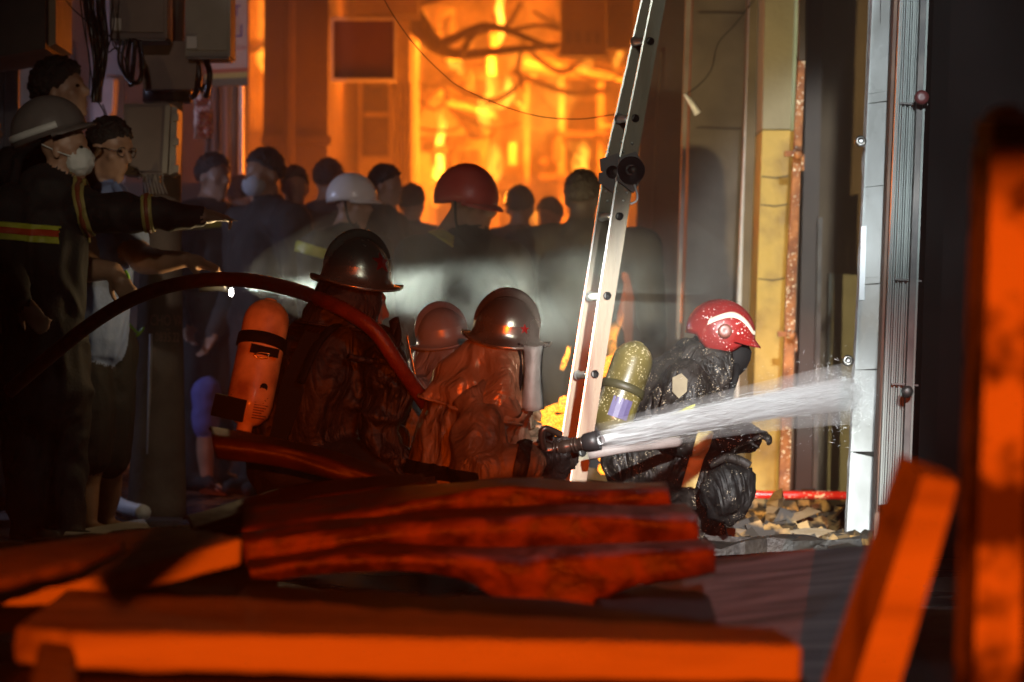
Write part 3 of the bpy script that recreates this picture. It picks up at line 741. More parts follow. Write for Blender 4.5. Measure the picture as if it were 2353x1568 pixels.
for (x,y,L,w,t,yaw,tilt,m,lab) in (
    (1700,1258,.55,.13,.035,.25,-.05,char,'long charred board lying nearest in the rubble'),
    (1765,1238,.60,.10,.03,.05,.04,pale,'pale splintered board crossing the middle of the rubble'),
    (1800,1252,.55,.07,.045,.1,.0,char,'charred black beam in front of the rubble'),
    (1860,1258,.40,.09,.05,-.2,.05,char,'charred black lump right of the black beam'),
    (1890,1228,.42,.12,.03,-.1,.02,pale,'pale flat board by the foot of the white door post'),
    (1780,1205,.38,.08,.03,.5,-.3,pale,'pale board tilted up in the middle of the rubble'),
    (1778,1186,.16,.07,.03,1.2,-.9,pale,'short pale offcut standing upright on the rubble'),
    (1845,1200,.30,.13,.03,-.5,.25,pale,'torn pale sheet on top of the rubble'),
    (1900,1200,.40,.10,.04,.2,.1,char,'charred board behind the pale flat board'),
    (1720,1222,.5,.06,.04,.3,.1,char,'charred stick left in the rubble'),
    (1930,1246,.22,.08,.03,.4,.1,pale,'small pale scrap against the white door post')):
    c = PZ(x, y, .06) if y > 1190 else PZ(x, y+18, .05) + Vector((0,0,.06))
    board(L, w, t, c, yaw, tilt, (rng.random()-.5)*.5, m, lab, 'broken boards inside the doorway')
bm = nb()
for i in range(420):
    c = PZ(rng.uniform(1630,1990), rng.uniform(1168,1275), .02)
    s_ = rng.uniform(.008,.035)
    Mx = Matrix.Rotation(rng.random()*6,3,'X') @ Matrix.Rotation(rng.random()*6,3,'Z')
    add_box(bm, c + Vector((0,0,rng.random()*.05)), (s_*rng.uniform(.6,2.6), s_, s_*.4), Mx)
tag(build('rubble', bm, mat('rubble_mix', (.018,.012,.006), (.32,.185,.06), rough=.7, scale=7, thr=(.5,.6))), kind='stuff')

# ---------------- left side
LW = root('alley_house', P(190, 1100, 18.5), 'pale bluish lit house wall behind the cable bundle at top left', 'house')
build('wall', px_rect(40, -420, 285, 1060, 18.6, .4), mat('bluish_white_wall', (.56,.57,.62), (.70,.71,.76), rough=.8, scale=2, bump=.2), LW)
build('pilaster', px_prism([(36,60),(110,-80),(134,-80),(130,360),(36,400)], 18.0, .5), mat('ochre_pilaster', (.20,.16,.09), (.28,.22,.13), rough=.8, scale=3), LW)
build('window', px_rect(140, 92, 172, 180, 18.5, .1), dark_wood, LW)
build('side_wall', px_rect(286, -420, 560, 1060, 18.5, .4), mat('alley_brown', (.07,.05,.04), (.12,.09,.07), rough=.8, scale=3), LW)
build('step_wall', px_prism([(215,180),(262,180),(258,258),(215,300)], 18.3, .2), white_p, LW)
build('dark_lower_wall', px_rect(-80, 420, 560, 1080, 17.9, .3), mat('alley_brown', (.07,.05,.04), (.12,.09,.07), rough=.8, scale=3), LW)
SB = root('signboard', P(40, 120, 13.5), 'dark unlit box sign in the top left corner', 'sign')
build('box', px_prism([(-220,-330),(104,-330),(104,112),(-10,132),(-220,150)], 13.4, .6), mat('black_box', (.02,.015,.012), (.035,.025,.02), rough=.7), SB)
build('edge_trim', px_prism([(105,-330),(128,-330),(128,100),(105,112)], 13.5, .5), mat('sign_edge', (.16,.11,.06), (.24,.17,.09), rough=.6, scale=6), SB)
LD = root('dark_shutter', P(-20, 1000, 14.5), 'dark closed shutter wall at the left edge', 'shutter')
for i in range(6):
    build('slat', px_rect(-160 + i*34, 134, -128 + i*34, 1260, 14.5 + .03*(i % 2), .05), mat('shutter_black', (.02,.016,.013), (.04,.03,.024), rough=.5, scale=6), LD)
# corrugated shop shutter and poster beside the pole
SH = root('shop_shutter', P(520, 640, 17.4), 'corrugated brown shop shutter under the hanging poster', 'shutter')
for i, x in enumerate(range(470, 552, 10)):
    build('slat', px_prism([(x,-300),(x+9,-300),(x+7,760),(x-2,760)], 17.5 + .05*(i % 2), .08), mat('shutter_brown', (.13,.09,.07), (.20,.15,.12), rough=.55, scale=7), SH, bevel=.004)
for x in (487, 516): build('rail', px_prism([(x,-300),(x+6,-300),(x+4,760),(x-2,760)], 17.35, .05), mat('pink_rail', (.30,.19,.15), (.38,.25,.20), rough=.5), SH)
build('end_post', px_prism([(552,-300),(560,-300),(556,760),(548,760)], 17.3, .08), white_p, SH)
PO = root('poster', P(520, 195, 15.6), 'hanging poster seen from behind with mirrored letters right of the meter boxes', 'poster')
postm = mat('poster_backlit', (.66,.56,.50), (.78,.68,.62), rough=.7, scale=5)
_nt = postm.node_tree; _tr = _nt.nodes.new('ShaderNodeBsdfTranslucent'); _tr.inputs['Color'].default_value = (.75,.62,.55,1)
_mx = _nt.nodes.new('ShaderNodeMixShader'); _mx.inputs[0].default_value = .5
_nt.links.new(_nt.nodes['Principled BSDF'].outputs[0], _mx.inputs[1]); _nt.links.new(_tr.outputs[0], _mx.inputs[2]); _nt.links.new(_mx.outputs[0], _nt.nodes['Material Output'].inputs['Surface'])
pm = [(470,-300),(564,-300),(568,40),(569,165),(470,170)]
build('sheet', px_prism(pm, 15.6, .012), postm, PO)
build('band', px_prism([(470,170.5),(569,165.5),(569,178),(470,182)], 15.6, .012), mat('poster_yellow', (.62,.40,.12), rough=.6), PO)
build('red_band', px_prism([(470,161),(569,156),(569,165),(470,170)], 15.592, .006), mat('poster_red', (.55,.12,.06), rough=.6), PO)
build('weight_bar', px_prism([(470,182.5),(569,178.5),(570,196),(472,199)], 15.6, .03), mat('bar_brown', (.22,.15,.09), rough=.6), PO)
purple = mat('purple_print', (.16,.07,.22), rough=.7); redp = mat('red_print', (.55,.12,.10), rough=.7)
def lettering(s_, x, y, Y, hpx, m, parent, name='lettering', mirror=False, sx=1.0):
    bm = text_bm(s_, U(hpx, Y)/.72, 0, mirror, sx)
    c = P(x, y, Y)
    for v in bm.verts: v.co = c + Vector((v.co.x, 0, v.co.y))
    return build(name, bm, m, parent)
lettering('TÚ', 533, 26, 15.585, 26, purple, PO, mirror=True, sx=.85)
lettering('LẨ', 538, 72, 15.585, 30, purple, PO, mirror=True, sx=.85)
lettering('NGUYỄN', 540, 110, 15.585, 10, redp, PO, mirror=True, sx=.9)
lettering('CA', 520, 138, 15.585, 14, redp, PO, mirror=True, sx=1.0)
# crumpled red printed sheet stuck under the poster
CR = root('paper_sheet', P(472, 300, 15.2), 'crumpled sheet with red scribbled print under the poster', 'paper')
bm = nb(); rows = [[P(x + nz((x,y,0),.05)*4, y, 15.2 + nz((x,y,3),.06)*.06) for x in range(446, 492, 6)] for y in range(215, 322, 8)]
add_loft(bm, rows); solidify(build('sheet', bm, postm, CR, True), .003)
for i in range(7):
    pts = [P(450 + k*6 + i, 228 + i*13 + (k % 2)*6 + nz((i,k,0),1.3)*4, 15.13) for k in range(6)]
    build('red_stroke', add_tube(nb(), pts, .0045, 4), redp, CR)

# utility pole
poleM = mat('pole_concrete', (.11,.085,.07), (.19,.155,.13), rough=.75, scale=5, bump=.5, bscale=40, rvar=.1)
PL = root('utility_pole', P(372, 1190, 14.1), 'thick concrete utility pole carrying grey meter boxes on the left', 'utility pole')
def pole_r(y): return U(.5*(138 - (1190-max(y,500))*.072), 14.1) if y > 500 else U(44, 14.1)
bm = nb(); prof = []
zb = P(372,1190,14.1).z
base = P(360,1190,14.1); top = P(388,-420,14.1)
ax = top - base
add_lathe(bm, base, ax, [(pole_r(1190 - t*1610/40), ax.length*t/40) for t in range(41)], 22)
build('shaft', bm, poleM, PL, True)
build('lit_edge_strip', add_prism(nb(), [P(314,770,14.22),P(346,768,13.97),P(344,900,13.97),P(338,1044,13.97),P(302,1040,14.22),P(310,900,14.22)], [P(330,770,14.3),P(360,768,14.05),P(360,900,14.05),P(352,1044,14.05),P(318,1040,14.3),P(326,900,14.3)]), mat('lit_strip_pale', (.45,.44,.46), (.62,.60,.62), rough=.8, scale=12, bump=.9, bscale=50), PL)  # pale strip paints the lamp-lit left side of the pole
def wrap_text(s_, y, hpx, m, sx):
    bm = text_bm(s_, U(hpx, 14.1)/.72, 0, False, sx)
    r = pole_r(y) + .004; c = P(369, y, 14.1)
    bmesh.ops.subdivide_edges(bm, edges=bm.edges[:], cuts=1)
    for v in bm.verts:
        a = v.co.x / r + .42
        v.co = c + Vector((math.sin(a)*r, -math.cos(a)*r, v.co.y))
    build('lettering', bm, m, PL)
ptxt = mat('sticker_print', (.42,.26,.20), rough=.7)
wrap_text('CHO VA', 738, 26, ptxt, .62); wrap_text('0835.22', 776, 22, ptxt, .62); wrap_text('vay', 757, 7, ptxt, .8)
boxm = mat('meter_box_grey', (.26,.24,.20), (.36,.33,.28), rough=.55, scale=4, bump=.12)
boxd = mat('meter_box_brown', (.17,.13,.11), (.24,.19,.16), rough=.6, scale=4, bump=.12)
for (x0,y0,x1,y1,Y,dep,m,lab) in ((252,-160,384,88,13.6,.22,boxd,'big grey meter box at the top of the pole left of the poster'),
                                  (426,-160,530,130,13.8,.25,boxm,'grey meter box fixed right of the pole covering part of the poster')):
    q = root('meter_box', P((x0+x1)/2, y1, Y), lab, 'meter box', 'meter boxes on the pole')
    build('body', px_rect(x0, y0, x1, y1, Y, dep), m, q, bevel=.012)
    build('lid', px_rect(x0+8, y0+8, x1-8, y1-14, Y-.018, .016), m, q, bevel=.004)
    build('lower_lip', px_rect(x0+4, y1+1, x1-4, y1+6, Y-.03, .2), steel_d, q)
    build('clip', px_rect(x0+3, y1-46, x0+26, y1-18, Y-.04, .018), mat('clip_clear', (.45,.42,.40), rough=.2), q, bevel=.003)
    build('bracket', px_rect(x0+30, y0+40, x1-30, y0+52, Y+dep, .12), steel_d, q)
q = root('meter_box', P(345, 400, 13.6), 'lower brown meter box with latch strip behind the man with glasses', 'meter box', 'meter boxes on the pole')
build('body', px_rect(284, 238, 392, 402, 13.6, .22), boxd, q, bevel=.02)
build('lid', px_rect(292, 246, 380, 394, 13.58, .018), boxd, q, bevel=.008)
build('side_door', px_prism([(394,240),(408,250),(404,396),(388,402)], 13.52, .2), boxm, q, bevel=.006)
build('flange', px_prism([(380,244),(392,242),(384,398),(372,398)], 13.53, .04), boxm, q, bevel=.004)
for y in (262, 318, 380): build('latch', px_rect(397, y, 411, y+16, 13.49, .03), boxm, q, bevel=.003)
# tubes and cable loops between the boxes
def cables(name, label, cat, sets, m=steel_d):
    r_ = root(name, P(*sets[0][0][0], sets[0][1]), label, cat)
    for pts, Y, r in sets:
        build('cable', add_tube(nb(), spline([P(x, y, Y + .05*math.sin(x*.7+i)) for i, (x, y) in enumerate(pts)], 5), r, 7), m, r_, True)
    return r_
blackc = mat('black_cable', (.008,.008,.009), (.02,.02,.02), rough=.3, scale=10)
sets = []
for i in range(15):
    o = (i-7)*2.6; g = random.Random(i)
    sets.append(([(214+o*1.6+g.uniform(-5,5),-60),(217+o*1.2+g.uniform(-4,4),20),(228+o+g.uniform(-3,3),90),(230+o*.7,150),(224+o*.5,200),(222+o*.5,235)], 13.3 + g.uniform(-.1,.1), g.uniform(.004,.010)))
for pts in ([(140,-30),(160,12),(210,58)],[(180,-40),(192,60),(206,140),(205,220)],[(190,-30),(200,100),(212,190),(209,225)],[(252,-40),(262,50),(246,120),(232,190)],[(262,-40),(256,90),(284,130),(292,180)],[(175,-30),(215,48),(262,95),(276,150)],[(236,240),(244,262),(252,288)],[(222,230),(240,262),(236,300)],[(200,-20),(240,110),(262,112),(276,108)]):
    sets.append((pts, 13.2, .003))
cables('cable_bundle', 'thick bundle of black cables hanging against the pale wall at top left', 'cables', sets, blackc)
cables('cable_loops', 'looping black cables below the big meter box', 'cables',
       [([(300,92),(292,140),(296,180),(318,190),(326,160),(318,95)],13.4,.010),([(290,92),(280,130),(286,172),(306,196)],13.35,.007),([(278,92),(272,140),(290,178),(308,186)],13.38,.006),([(322,92),(330,150),(312,196)],13.4,.005),([(310,92),(306,150),(300,196)],13.42,.012)], blackc)
cables('conduit', 'bent black conduits under the right meter box', 'conduit',
       [([(452,132),(458,180),(450,214),(440,224)],13.85,.014),([(470,132),(482,172),(474,222)],13.8,.014),([(442,132),(440,168),(462,206),(470,196)],13.9,.010)], blackc)
cables('cable_tangle', 'shiny tangle of clear wrapped wires below the lower meter box', 'cables',
       [([(318+i*9,412+(i%3)*4),(326+i*8,402),(332+i*7,420),(336+i*8,446)],13.5,.004) for i in range(7)], mat('clear_sleeve', (.30,.28,.26), rough=.12, spec=.9))
build('pole_band', add_lathe(nb(), P(385,210,14.1), (0,0,1), [(.105,-.05),(.112,-.05),(.112,.05),(.105,.05)], 20), steel_d, PL, True)
build('cap_boss', px_prism([(322,95),(440,95),(452,150),(446,205),(330,205),(318,150)], 13.86, .1), mat('boss_brown', (.12,.08,.06), (.18,.12,.09), rough=.5, scale=5), PL, bevel=.02)
# white hose coil on the wet ground
whose = mat('white_hose', (.60,.60,.64), (.74,.74,.78), rough=.5, scale=12, bump=.3, bscale=60)
tag(build('coiled_hose', add_tube(nb(), spline([PZ(x,y,.04) + Vector((0,0,dz)) for x,y,dz in ((330,1178,0),(290,1168,0),(262,1150,.0),(246,1126,.01),(240,1108,.02),(250,1094,.03),(280,1086,.04),(330,1084,.03))],6), .034, 10), whose, None, True), 'curled white hose on the wet ground left of the pole', 'hose')
# weed sprigs tied to the pole side
tag(build('green_cord', add_tube(nb(), spline([P(x,y,13.6) for x,y in ((272,776),(300,772),(318,770),(330,752),(318,766),(296,744))],4), .006, 5), mat('lime_cord', (.25,.55,.03), rough=.5), None, True), 'frayed lime green cord hanging beside the pole', 'cord')
# ================================================================== PEOPLE
skin = mat('skin', (.34,.19,.12), (.44,.26,.17), rough=.45, scale=14, bump=.08, bscale=120)
skin_d = mat('skin_shade', (.26,.14,.09), (.34,.19,.12), rough=.5, scale=14, bump=.08)
blackgear = mat('black_uniform', (.0045,.0045,.005), (.011,.0105,.0105), rough=.75, scale=10, bump=.25, bscale=90)
navy = mat('navy_cloth', (.018,.016,.015), (.040,.035,.032), rough=.8, scale=9, bump=.25, bscale=90)
darkj = mat('dark_wet_jacket', (.010,.0075,.0065), (.026,.018,.015), rough=.6, scale=7, bump=.35, bscale=60, rvar=.15, crease=(8, .05))
alum = mat('aluminised_jacket', (.12,.082,.05), (.34,.25,.16), rough=.52, metal=.12, scale=7, bump=.5, bscale=34, rvar=.12, crease=(9, .04))
alum_c = mat('aluminised_cape', (.36,.235,.13), (.60,.42,.26), rough=.34, metal=.3, scale=7, bump=.4, bscale=34, rvar=.12, crease=(8, .04))
greyj = mat('grey_wet_jacket', (.20,.21,.22), (.30,.31,.32), rough=.5, scale=7, bump=.3, bscale=50, crease=(8, .04))
wetblack = mat('foamy_black_gear', (.006,.005,.004), (.017,.013,.010), crease=(9, .04), rough=.6, spec=.35, scale=9, bump=.4, bscale=50, rvar=.2, speck=(120, -.43, (.40,.33,.23)))
bluec = mat('blue_shirt', (.16,.22,.42), (.24,.31,.52), rough=.8, scale=9, bump=.25, bscale=80)
tee = mat('dark_tee', (.04,.03,.028), (.07,.05,.045), rough=.8, scale=9)
hairm = mat('black_hair', (.008,.007,.006), (.02,.016,.013), rough=.5, scale=60, bump=.8, bscale=160)
lime = mat('lime_reflective', (.42,.44,.03), (.55,.55,.06), rough=.4, scale=20)
limeR = mat('red_reflective', (.55,.06,.02), rough=.4)
steelh = mat('steel_helmet', (.42,.39,.32), (.64,.59,.49), rough=.27, metal=.8, scale=9, bump=.05, bscale=30, rvar=.08, speck=(34, -.56, (.12,.09,.07)))
steelw = mat('worn_grey_helmet', (.28,.31,.33), (.40,.43,.45), rough=.32, metal=.1, scale=8, bump=.06)
starm = mat('star_red', (.30,.012,.010), rough=.4)
maskm = mat('white_mask', (.62,.64,.60), (.74,.75,.72), rough=.8, scale=14, bump=.4, bscale=50)
strap_m = mat('black_strap', (.005,.005,.005), rough=.8, spec=.25)

def dome_grid(bm, M, c, a, l, b, tmin, n=36, k=9, crest=None):
    """shell of a helmet; tmin(phi) = lowest elevation in degrees"""
    rows = []
    for i in range(k + 1):
        row = []
        for j in range(n):
            ph = 2*PI*j/n
            t = math.radians(90 - 1 - (89 - tmin(ph))*i/k)
            x, y, z = a*math.cos(t)*math.sin(ph), l*math.cos(t)*math.cos(ph), b*math.sin(t)
            row.append(c + M @ Vector((x, y, z)))
        rows.append(row)
    vr = add_loft(bm, rows, True); bm.faces.new(vr[0][::-1])
    return vr
def steel_helmet(parent, c, fwd, up, brim, m, star=None, tall=1.0):
    """round steel firefighter's helmet: dome, flared brim with rolled lip, comb along the crown"""
    M = frame(fwd, up); c = Vector(c); R = brim/2
    a, l, b = R*.70, R*.76, R*.92*tall
    h = bpy.data.objects.new('helmet', None)
    bm = nb(); rows = []
    prof = [(0.02,1)] + [(math.sin(math.radians(t)), math.cos(math.radians(t))) for t in range(8, 89, 8)]
    for r, z in prof: rows.append([c + M @ Vector((a*r*math.sin(p), l*r*math.cos(p), b*z*(1 if z > 0 else 1))) for p in (2*PI*k/40 for k in range(40))])
    vr = add_loft(bm, rows, True); bm.faces.new(vr[0][::-1])
    o = build('helmet', bm, m, parent, True)
    solidify(o, .003)
    bm = nb(); rows = []
    for q, z in ((.985,.035),(1.0,.012),(1.04,-.004),(1.12,-.012),(1.22,-.016),(1.31,-.018),(1.335,-.013),(1.335,-.020),(1.30,-.026),(1.2,-.026),(1.05,-.018),(.97,0)):
        rows.append([c + M @ Vector((a*q*math.sin(p), l*q*math.cos(p) + (.006 if q > 1.1 and math.cos(p) > .3 else 0), z - .012*math.cos(2*p)*(q-1)/.33*(1 if q > 1 else 0)*-1)) for p in (2*PI*k/40 for k in range(40))])
    add_loft(bm, rows, True); build('brim', bm, m, o, True)
    bm = nb(); rows = []
    for i in range(23):
        t = math.radians(12 + 160*i/22); e = math.sin(PI*i/22)**.7
        rad = Vector((0, math.cos(t)*l, math.sin(t)*b)); d = rad.normalized()
        w = .013*e + .002; hgt = (.024*e + .001)*R/.15
        row = []
        for sx, hh in ((-1.8,-.003),(-1,hgt*.55),(-.7,hgt*.95),(0,hgt),(.7,hgt*.95),(1,hgt*.55),(1.8,-.003)):
            row.append(c + M @ (rad + d*hh + Vector((w*sx, 0, 0))))
        rows.append(row)
    add_loft(bm, rows); build('comb', bm, m, o, True)
    if star:
        el, az, rs = star   # elevation, azimuth from forward (deg, to the near side), size
        bm = nb(); top = []; bot = []
        for i in range(10):
            aa = PI/2 + PI*i/5; rr = rs if i % 2 == 0 else rs*.42
            du, dv = rr*math.cos(aa)/a, rr*math.sin(aa)/b
            t = math.radians(el) + dv; ph = math.radians(az) + du/max(.3, math.cos(math.radians(el)))
            v = Vector((a*math.cos(t)*math.sin(ph), l*math.cos(t)*math.cos(ph), b*math.sin(t)))
            top.append(c + M @ (v*1.03)); bot.append(c + M @ (v*.99))
        t, ph = math.radians(el), math.radians(az); v = Vector((a*math.cos(t)*math.sin(ph), l*math.cos(t)*math.cos(ph), b*math.sin(t)))*1.04
        cv = bm.verts.new(c + M @ v); tv = [bm.verts.new(p) for p in top]; bv = [bm.verts.new(p) for p in bot]
        for i in range(10):
            bm.faces.new((cv, tv[i], tv[(i+1) % 10])); bm.faces.new((tv[i], bv[i], bv[(i+1) % 10], tv[(i+1) % 10]))
        build('star', bm, starm, o)
    return o
def hard_hat(parent, c, fwd, up, r, m, peak=True, strap=True, back_low=-8, tall=1.0):
    M = frame(fwd, up); c = Vector(c)
    bm = nb(); dome_grid(bm, M, c, r*.90, r*1.08, r*1.02*tall, lambda ph: -6 + (back_low+6)*max(0, -math.cos(ph)))
    o = build('helmet', bm, m, parent, True); solidify(o, .004)
    if peak:
        bm = nb(); rows = []
        for q, z in ((.96,-.05),(1.1,-.09),(1.24,-.17),(1.25,-.20),(1.1,-.13),(.95,-.09)):
            rows.append([c + M @ Vector((r*.90*min(q,1.04)*math.sin(p), r*1.08*q*math.cos(p) if abs(p) < 1.2 else r*1.08*math.cos(p), r*z)) for p in (-1.25 + 2.5*k/14 for k in range(15))])
        add_loft(bm, rows, False); build('peak', bm, m, o, True)
    if strap:
        pts = [c + M @ Vector((r*.86, r*.1, -r*.1)), c + M @ Vector((r*.72, r*.25, -r*.9)), c + M @ Vector((r*.3, r*.62, -r*1.45)), c + M @ Vector((-r*.3, r*.62, -r*1.45)), c + M @ Vector((-r*.72, r*.25, -r*.9)), c + M @ Vector((-r*.86, r*.1, -r*.1))]
        build('chin_strap', add_tube(nb(), spline(pts, 5), .006, 6), strap_m, parent, True)
    return o
def cape(parent, c, fwd, up, m, rt, rb, drop, open_deg=60, lean=(0,0,0), name='neck_cape', seed=0., wave=.018, hem=0.0):
    """neck protector cloth hanging from the helmet round the back and sides"""
    M = frame(fwd, up); c = Vector(c); rows = []
    n = 44
    for i in range(15):
        t = i/14; row = []
        for k in range(n):
            ph = math.radians(open_deg + (360-2*open_deg)*k/(n-1))
            fold = (math.sin(ph*5 + seed)*.5 + math.sin(ph*9+seed*2)*.3)*wave*t + nz((math.cos(ph)*2, math.sin(ph)*2, t*3), 1.3, seed)*wave*1.2*t
            r = rt + (rb-rt)*t**.75 + fold
            row.append(c + M @ Vector((r*math.sin(ph)*.92, r*math.cos(ph), -drop*t*(1+hem*abs(math.cos(ph/2))))) + Vector(lean)*t*t)
        rows.append(row)
    bm = nb(); add_loft(bm, rows)
    o = build(name, bm, m, parent, True); solidify(o, .004)
    build('hem', add_tube(nb(), rows[-1], .0045, 5), m, o, True)
    return o

def person(loc, label, group=None): return root('person', loc, label, 'person', group)

# ---- firefighter kneeling with the orange cylinder, hose over the shoulder (A)
YA = 10.0
A = person(P(720,1290,YA), 'kneeling firefighter in dark wet jacket and steel helmet with red star, hose over the shoulder')
B = Body(.010)
hA = P(820, 700, YA); fA, uA = (.93,.34,-.10), (.02,-.05,1)
head(B, hA, fA, uA, 1.0)
B.cap(P(770,800,YA), .125, P(800,760,YA), .10, 'jacket')
B.cap(P(690,1040,YA+.02), .175, P(745,880,YA+.02), .185, 'jacket'); B.cap(P(745,880,YA), .185, P(790,810,YA), .13, 'jacket')
B.cap(P(705,800,YA+.12), .085, P(865,815,YA-.02), .095, 'jacket')
B.chain([P(862,822,YA-.05), P(902,880,YA-.12), P(870,985,YA-.14), P(895,1035,YA-.16)], [.098,.080,.060,.050], 'jacket')
B.chain([P(700,820,YA+.2), P(760,950,YA+.25), P(900,1010,YA+.22)], [.09,.07,.05], 'jacket')
B.chain([P(680,1070,YA), P(860,1110,YA-.1), P(820,1240,YA+.1)], [.16,.115,.08], 'trousers')
B.chain([P(680,1070,YA+.2), P(840,1090,YA+.3), P(700,1250,YA+.4)], [.15,.11,.08], 'trousers')
B.cap(P(800,1255,YA+.1), .055, P(850,1275,YA), .05, 'trousers'); B.cap(P(700,1250,YA+.4), .055, P(650,1260,YA+.4), .05, 'trousers')
hand(B, P(892,1035,YA-.16), (.9,-.1,-.25), (.0,.6,-.8), curl=.9, tg='glove')
bA = B.build('body', {'skin': skin_d, 'jacket': darkj, 'trousers': blackgear, 'glove': darkj}, A, {'jacket': (.024, 9.0), 'trousers': (.008, 9)}, seed=1.0)
steel_helmet(A, P(818,640,YA), fA, (-.03,-.06,1), U(212,YA), steelh, star=(26, 58, .036))
cape(A, P(812,650,YA), fA, uA, darkj, .108, .145, .145, 50, (-.02,0,0), seed=2., wave=.022)
build('collar', add_tube(nb(), spline([P(905,735,YA-.05),P(910,790,YA-.1),P(870,830,YA-.16),P(800,820,YA-.2)],5), .022, 8, flat=.5), darkj, A, True)
build('back_harness', px_prism([(648,870),(700,760),(735,770),(690,930),(640,1060),(610,1050)], YA-.17, .05), strap_m, A, bevel=.012)
build('shoulder_strap', add_tube(nb(), spline([P(690,880,YA-.2),P(730,790,YA-.17),P(780,745,YA-.1),P(830,760,YA+.02)],5), .02, 8, flat=.5), strap_m, A, True)

# ---- air cylinders: a thing of their own on the firefighters' backs
def cylinder_tank(top, bot, r, m, label, valve_dir):
    top, bot = Vector(top), Vector(bot)
    T = root('air_cylinder', bot, label, 'air cylinder')
    ax = (bot - top); L = ax.length; ax = ax.normalized()
    prof = [(.02,0)] + [(r*math.sin(math.radians(t)), r*(1-math.cos(math.radians(t)))*1.05) for t in range(15, 91, 15)] + [(r,L*.45),(r,L*.62),(r*.995,L*.70),(r*.99,L*.80),(r*.90,L*.87),(r*.6,L*.93),(r*.34,L*.95),(r*.34,L)]
    build('shell', add_lathe(nb(), top, ax, prof, 30), m, T, True)
    return T, top, ax, L
tank_o = mat('orange_cylinder_paint', (.34,.15,.05), (.82,.52,.20), coat=.25, rough=.45, scale=10, bump=.12, bscale=90, thr=(.3,.62), rvar=.1)
TA, tp, ax, L = cylinder_tank(P(622,690,YA-.16), P(560,992,YA-.28), U(52,YA), tank_o, 'orange air cylinder with black band on the back of the left kneeling firefighter', None)
r_ = U(52,YA)
build('strap', add_lathe(nb(), tp, ax, [(r_,.125),(r_+.006,.127),(r_+.007,.163),(r_,.165)], 30), strap_m, TA, True)
build('strap_plate', add_box(nb(), tp + ax*.17 + Vector((.02,-r_-.004,0)), (.045,.008,.014), Matrix.Rotation(.2,3,'Y')), strap_m, TA, bevel=.004)
build('buckle', add_tube(nb(), [tp + ax*.185 + Vector((.015+.024*math.cos(a), -r_-.012, .009*math.sin(a))) for a in (2*PI*k/12 for k in range(13))], .003, 6), mat('buckle_steel', (.6,.58,.55), rough=.25, metal=1), TA, True)
bm = nb(); side = ax.cross(Vector((0,1,0))).normalized()
def tank_point(u, h, lift=.001):  # u = angle round the cylinder from the near side
    return tp + ax*h + (side*math.sin(u) + Vector((0,-1,0))*math.cos(u))*(r_*1.0+lift)
for i in range(11):
    h = .300 + i*.0085
    if i in (0,): continue
    for u0, u1 in ((-.95+.07*(i%3), -.12-.12*(i%2)), (.28, .70+.1*((i*3)%4))):
        if i < 2 and u0 > 0: continue
        add_poly(bm, [tank_point(u0,h), tank_point((u0+u1)/2,h), tank_point(u1,h), tank_point(u1,h+.0035), tank_point((u0+u1)/2,h+.0035), tank_point(u0,h+.0035)])
build('label_print', bm, mat('label_print', (.16,.07,.03), rough=.6), TA)
build('label_mark', add_lathe(nb(), tank_point(.55,.285), (side*math.sin(.55) + Vector((0,-1,0))*math.cos(.55)), [(.014,0),(.014,.001)], 10), strap_m, TA)
bm = nb()
for h in (.07,.225,.24,.262): 
    for k in range(10): add_poly(bm, [tank_point(-1+.2*k,h), tank_point(-.8+.2*k,h), tank_point(-.8+.2*k,h+.0016), tank_point(-1+.2*k,h+.0016)])
build('scuff_line', bm, mat('scuff', (.28,.12,.05), rough=.6), TA)
bm = add_box(nb(), tp + ax*.36 + Vector((-.055,-.04,0)), (.05,.05,.035), Matrix.Rotation(.2,3,'Y')); build('lower_strap', bm, strap_m, TA, bevel=.01)

# ---- firefighter holding the nozzle (B)
YB = 9.8
BP = person(P(1080,1300,YB), 'crouching firefighter in orange lit silver jacket and steel helmet aiming the hose nozzle')
B = Body(.010); hB = P(1165,825,YB); fB, uB = (.985,-.10,-.13), (.08,-.02,1)
head(B, hB, fB, uB, 1.0)
B.cap(P(1060,1140,YB+.02), .19, P(1085,1000,YB+.02), .175, 'jacket'); B.cap(P(1085,1000,YB+.02), .175, P(1120,920,YB), .135, 'jacket')
B.cap(P(1060,930,YB+.05), .10, P(1165,930,YB), .10, 'jacket')
B.chain([P(1120,950,YB-.12), P(1085,1075,YB-.22), P(1180,1075,YB-.22), P(1215,1060,YB-.18)], [.098,.075,.062,.052], 'jacket')
B.chain([P(1150,945,YB+.18), P(1190,1040,YB+.22), P(1240,1030,YB+.06)], [.09,.07,.052], 'jacket')
B.chain([P(1060,1150,YB), P(1200,1160,YB-.1), P(1150,1270,YB+.1)], [.17,.12,.085], 'jacket')
B.chain([P(1060,1150,YB+.2), P(1190,1150,YB+.3), P(1100,1270,YB+.4)], [.16,.12,.085], 'jacket')
B.cap(P(1150,1275,YB+.1), .055, P(1200,1288,YB+.05), .05, 'jacket')
hand(B, P(1212,1058,YB-.17), (.75,.25,-.15), (.1,.9,.15), curl=1.0, k=1.15, tg='glove')
hand(B, P(1236,1030,YB+.05), (.8,-.4,.0), (0,-.8,-.4), curl=1.0, k=1.15, tg='glove')
B.build('body', {'skin': skin_d, 'jacket': alum, 'glove': darkj}, BP, {'jacket': (.030, 9.0)}, seed=4.0)
B.stripe('belt', strap_m, ['jacket'], P(1070,1090,YB), (.12,0,1), .022, .006, where=lambda c: c.x < P(1120,0,YB).x)
B.stripe('cuff', darkj, ['jacket'], P(1196,1070,YB-.2), (1,0,-.2), .02, .006, where=lambda c: c.y < YB-.08)
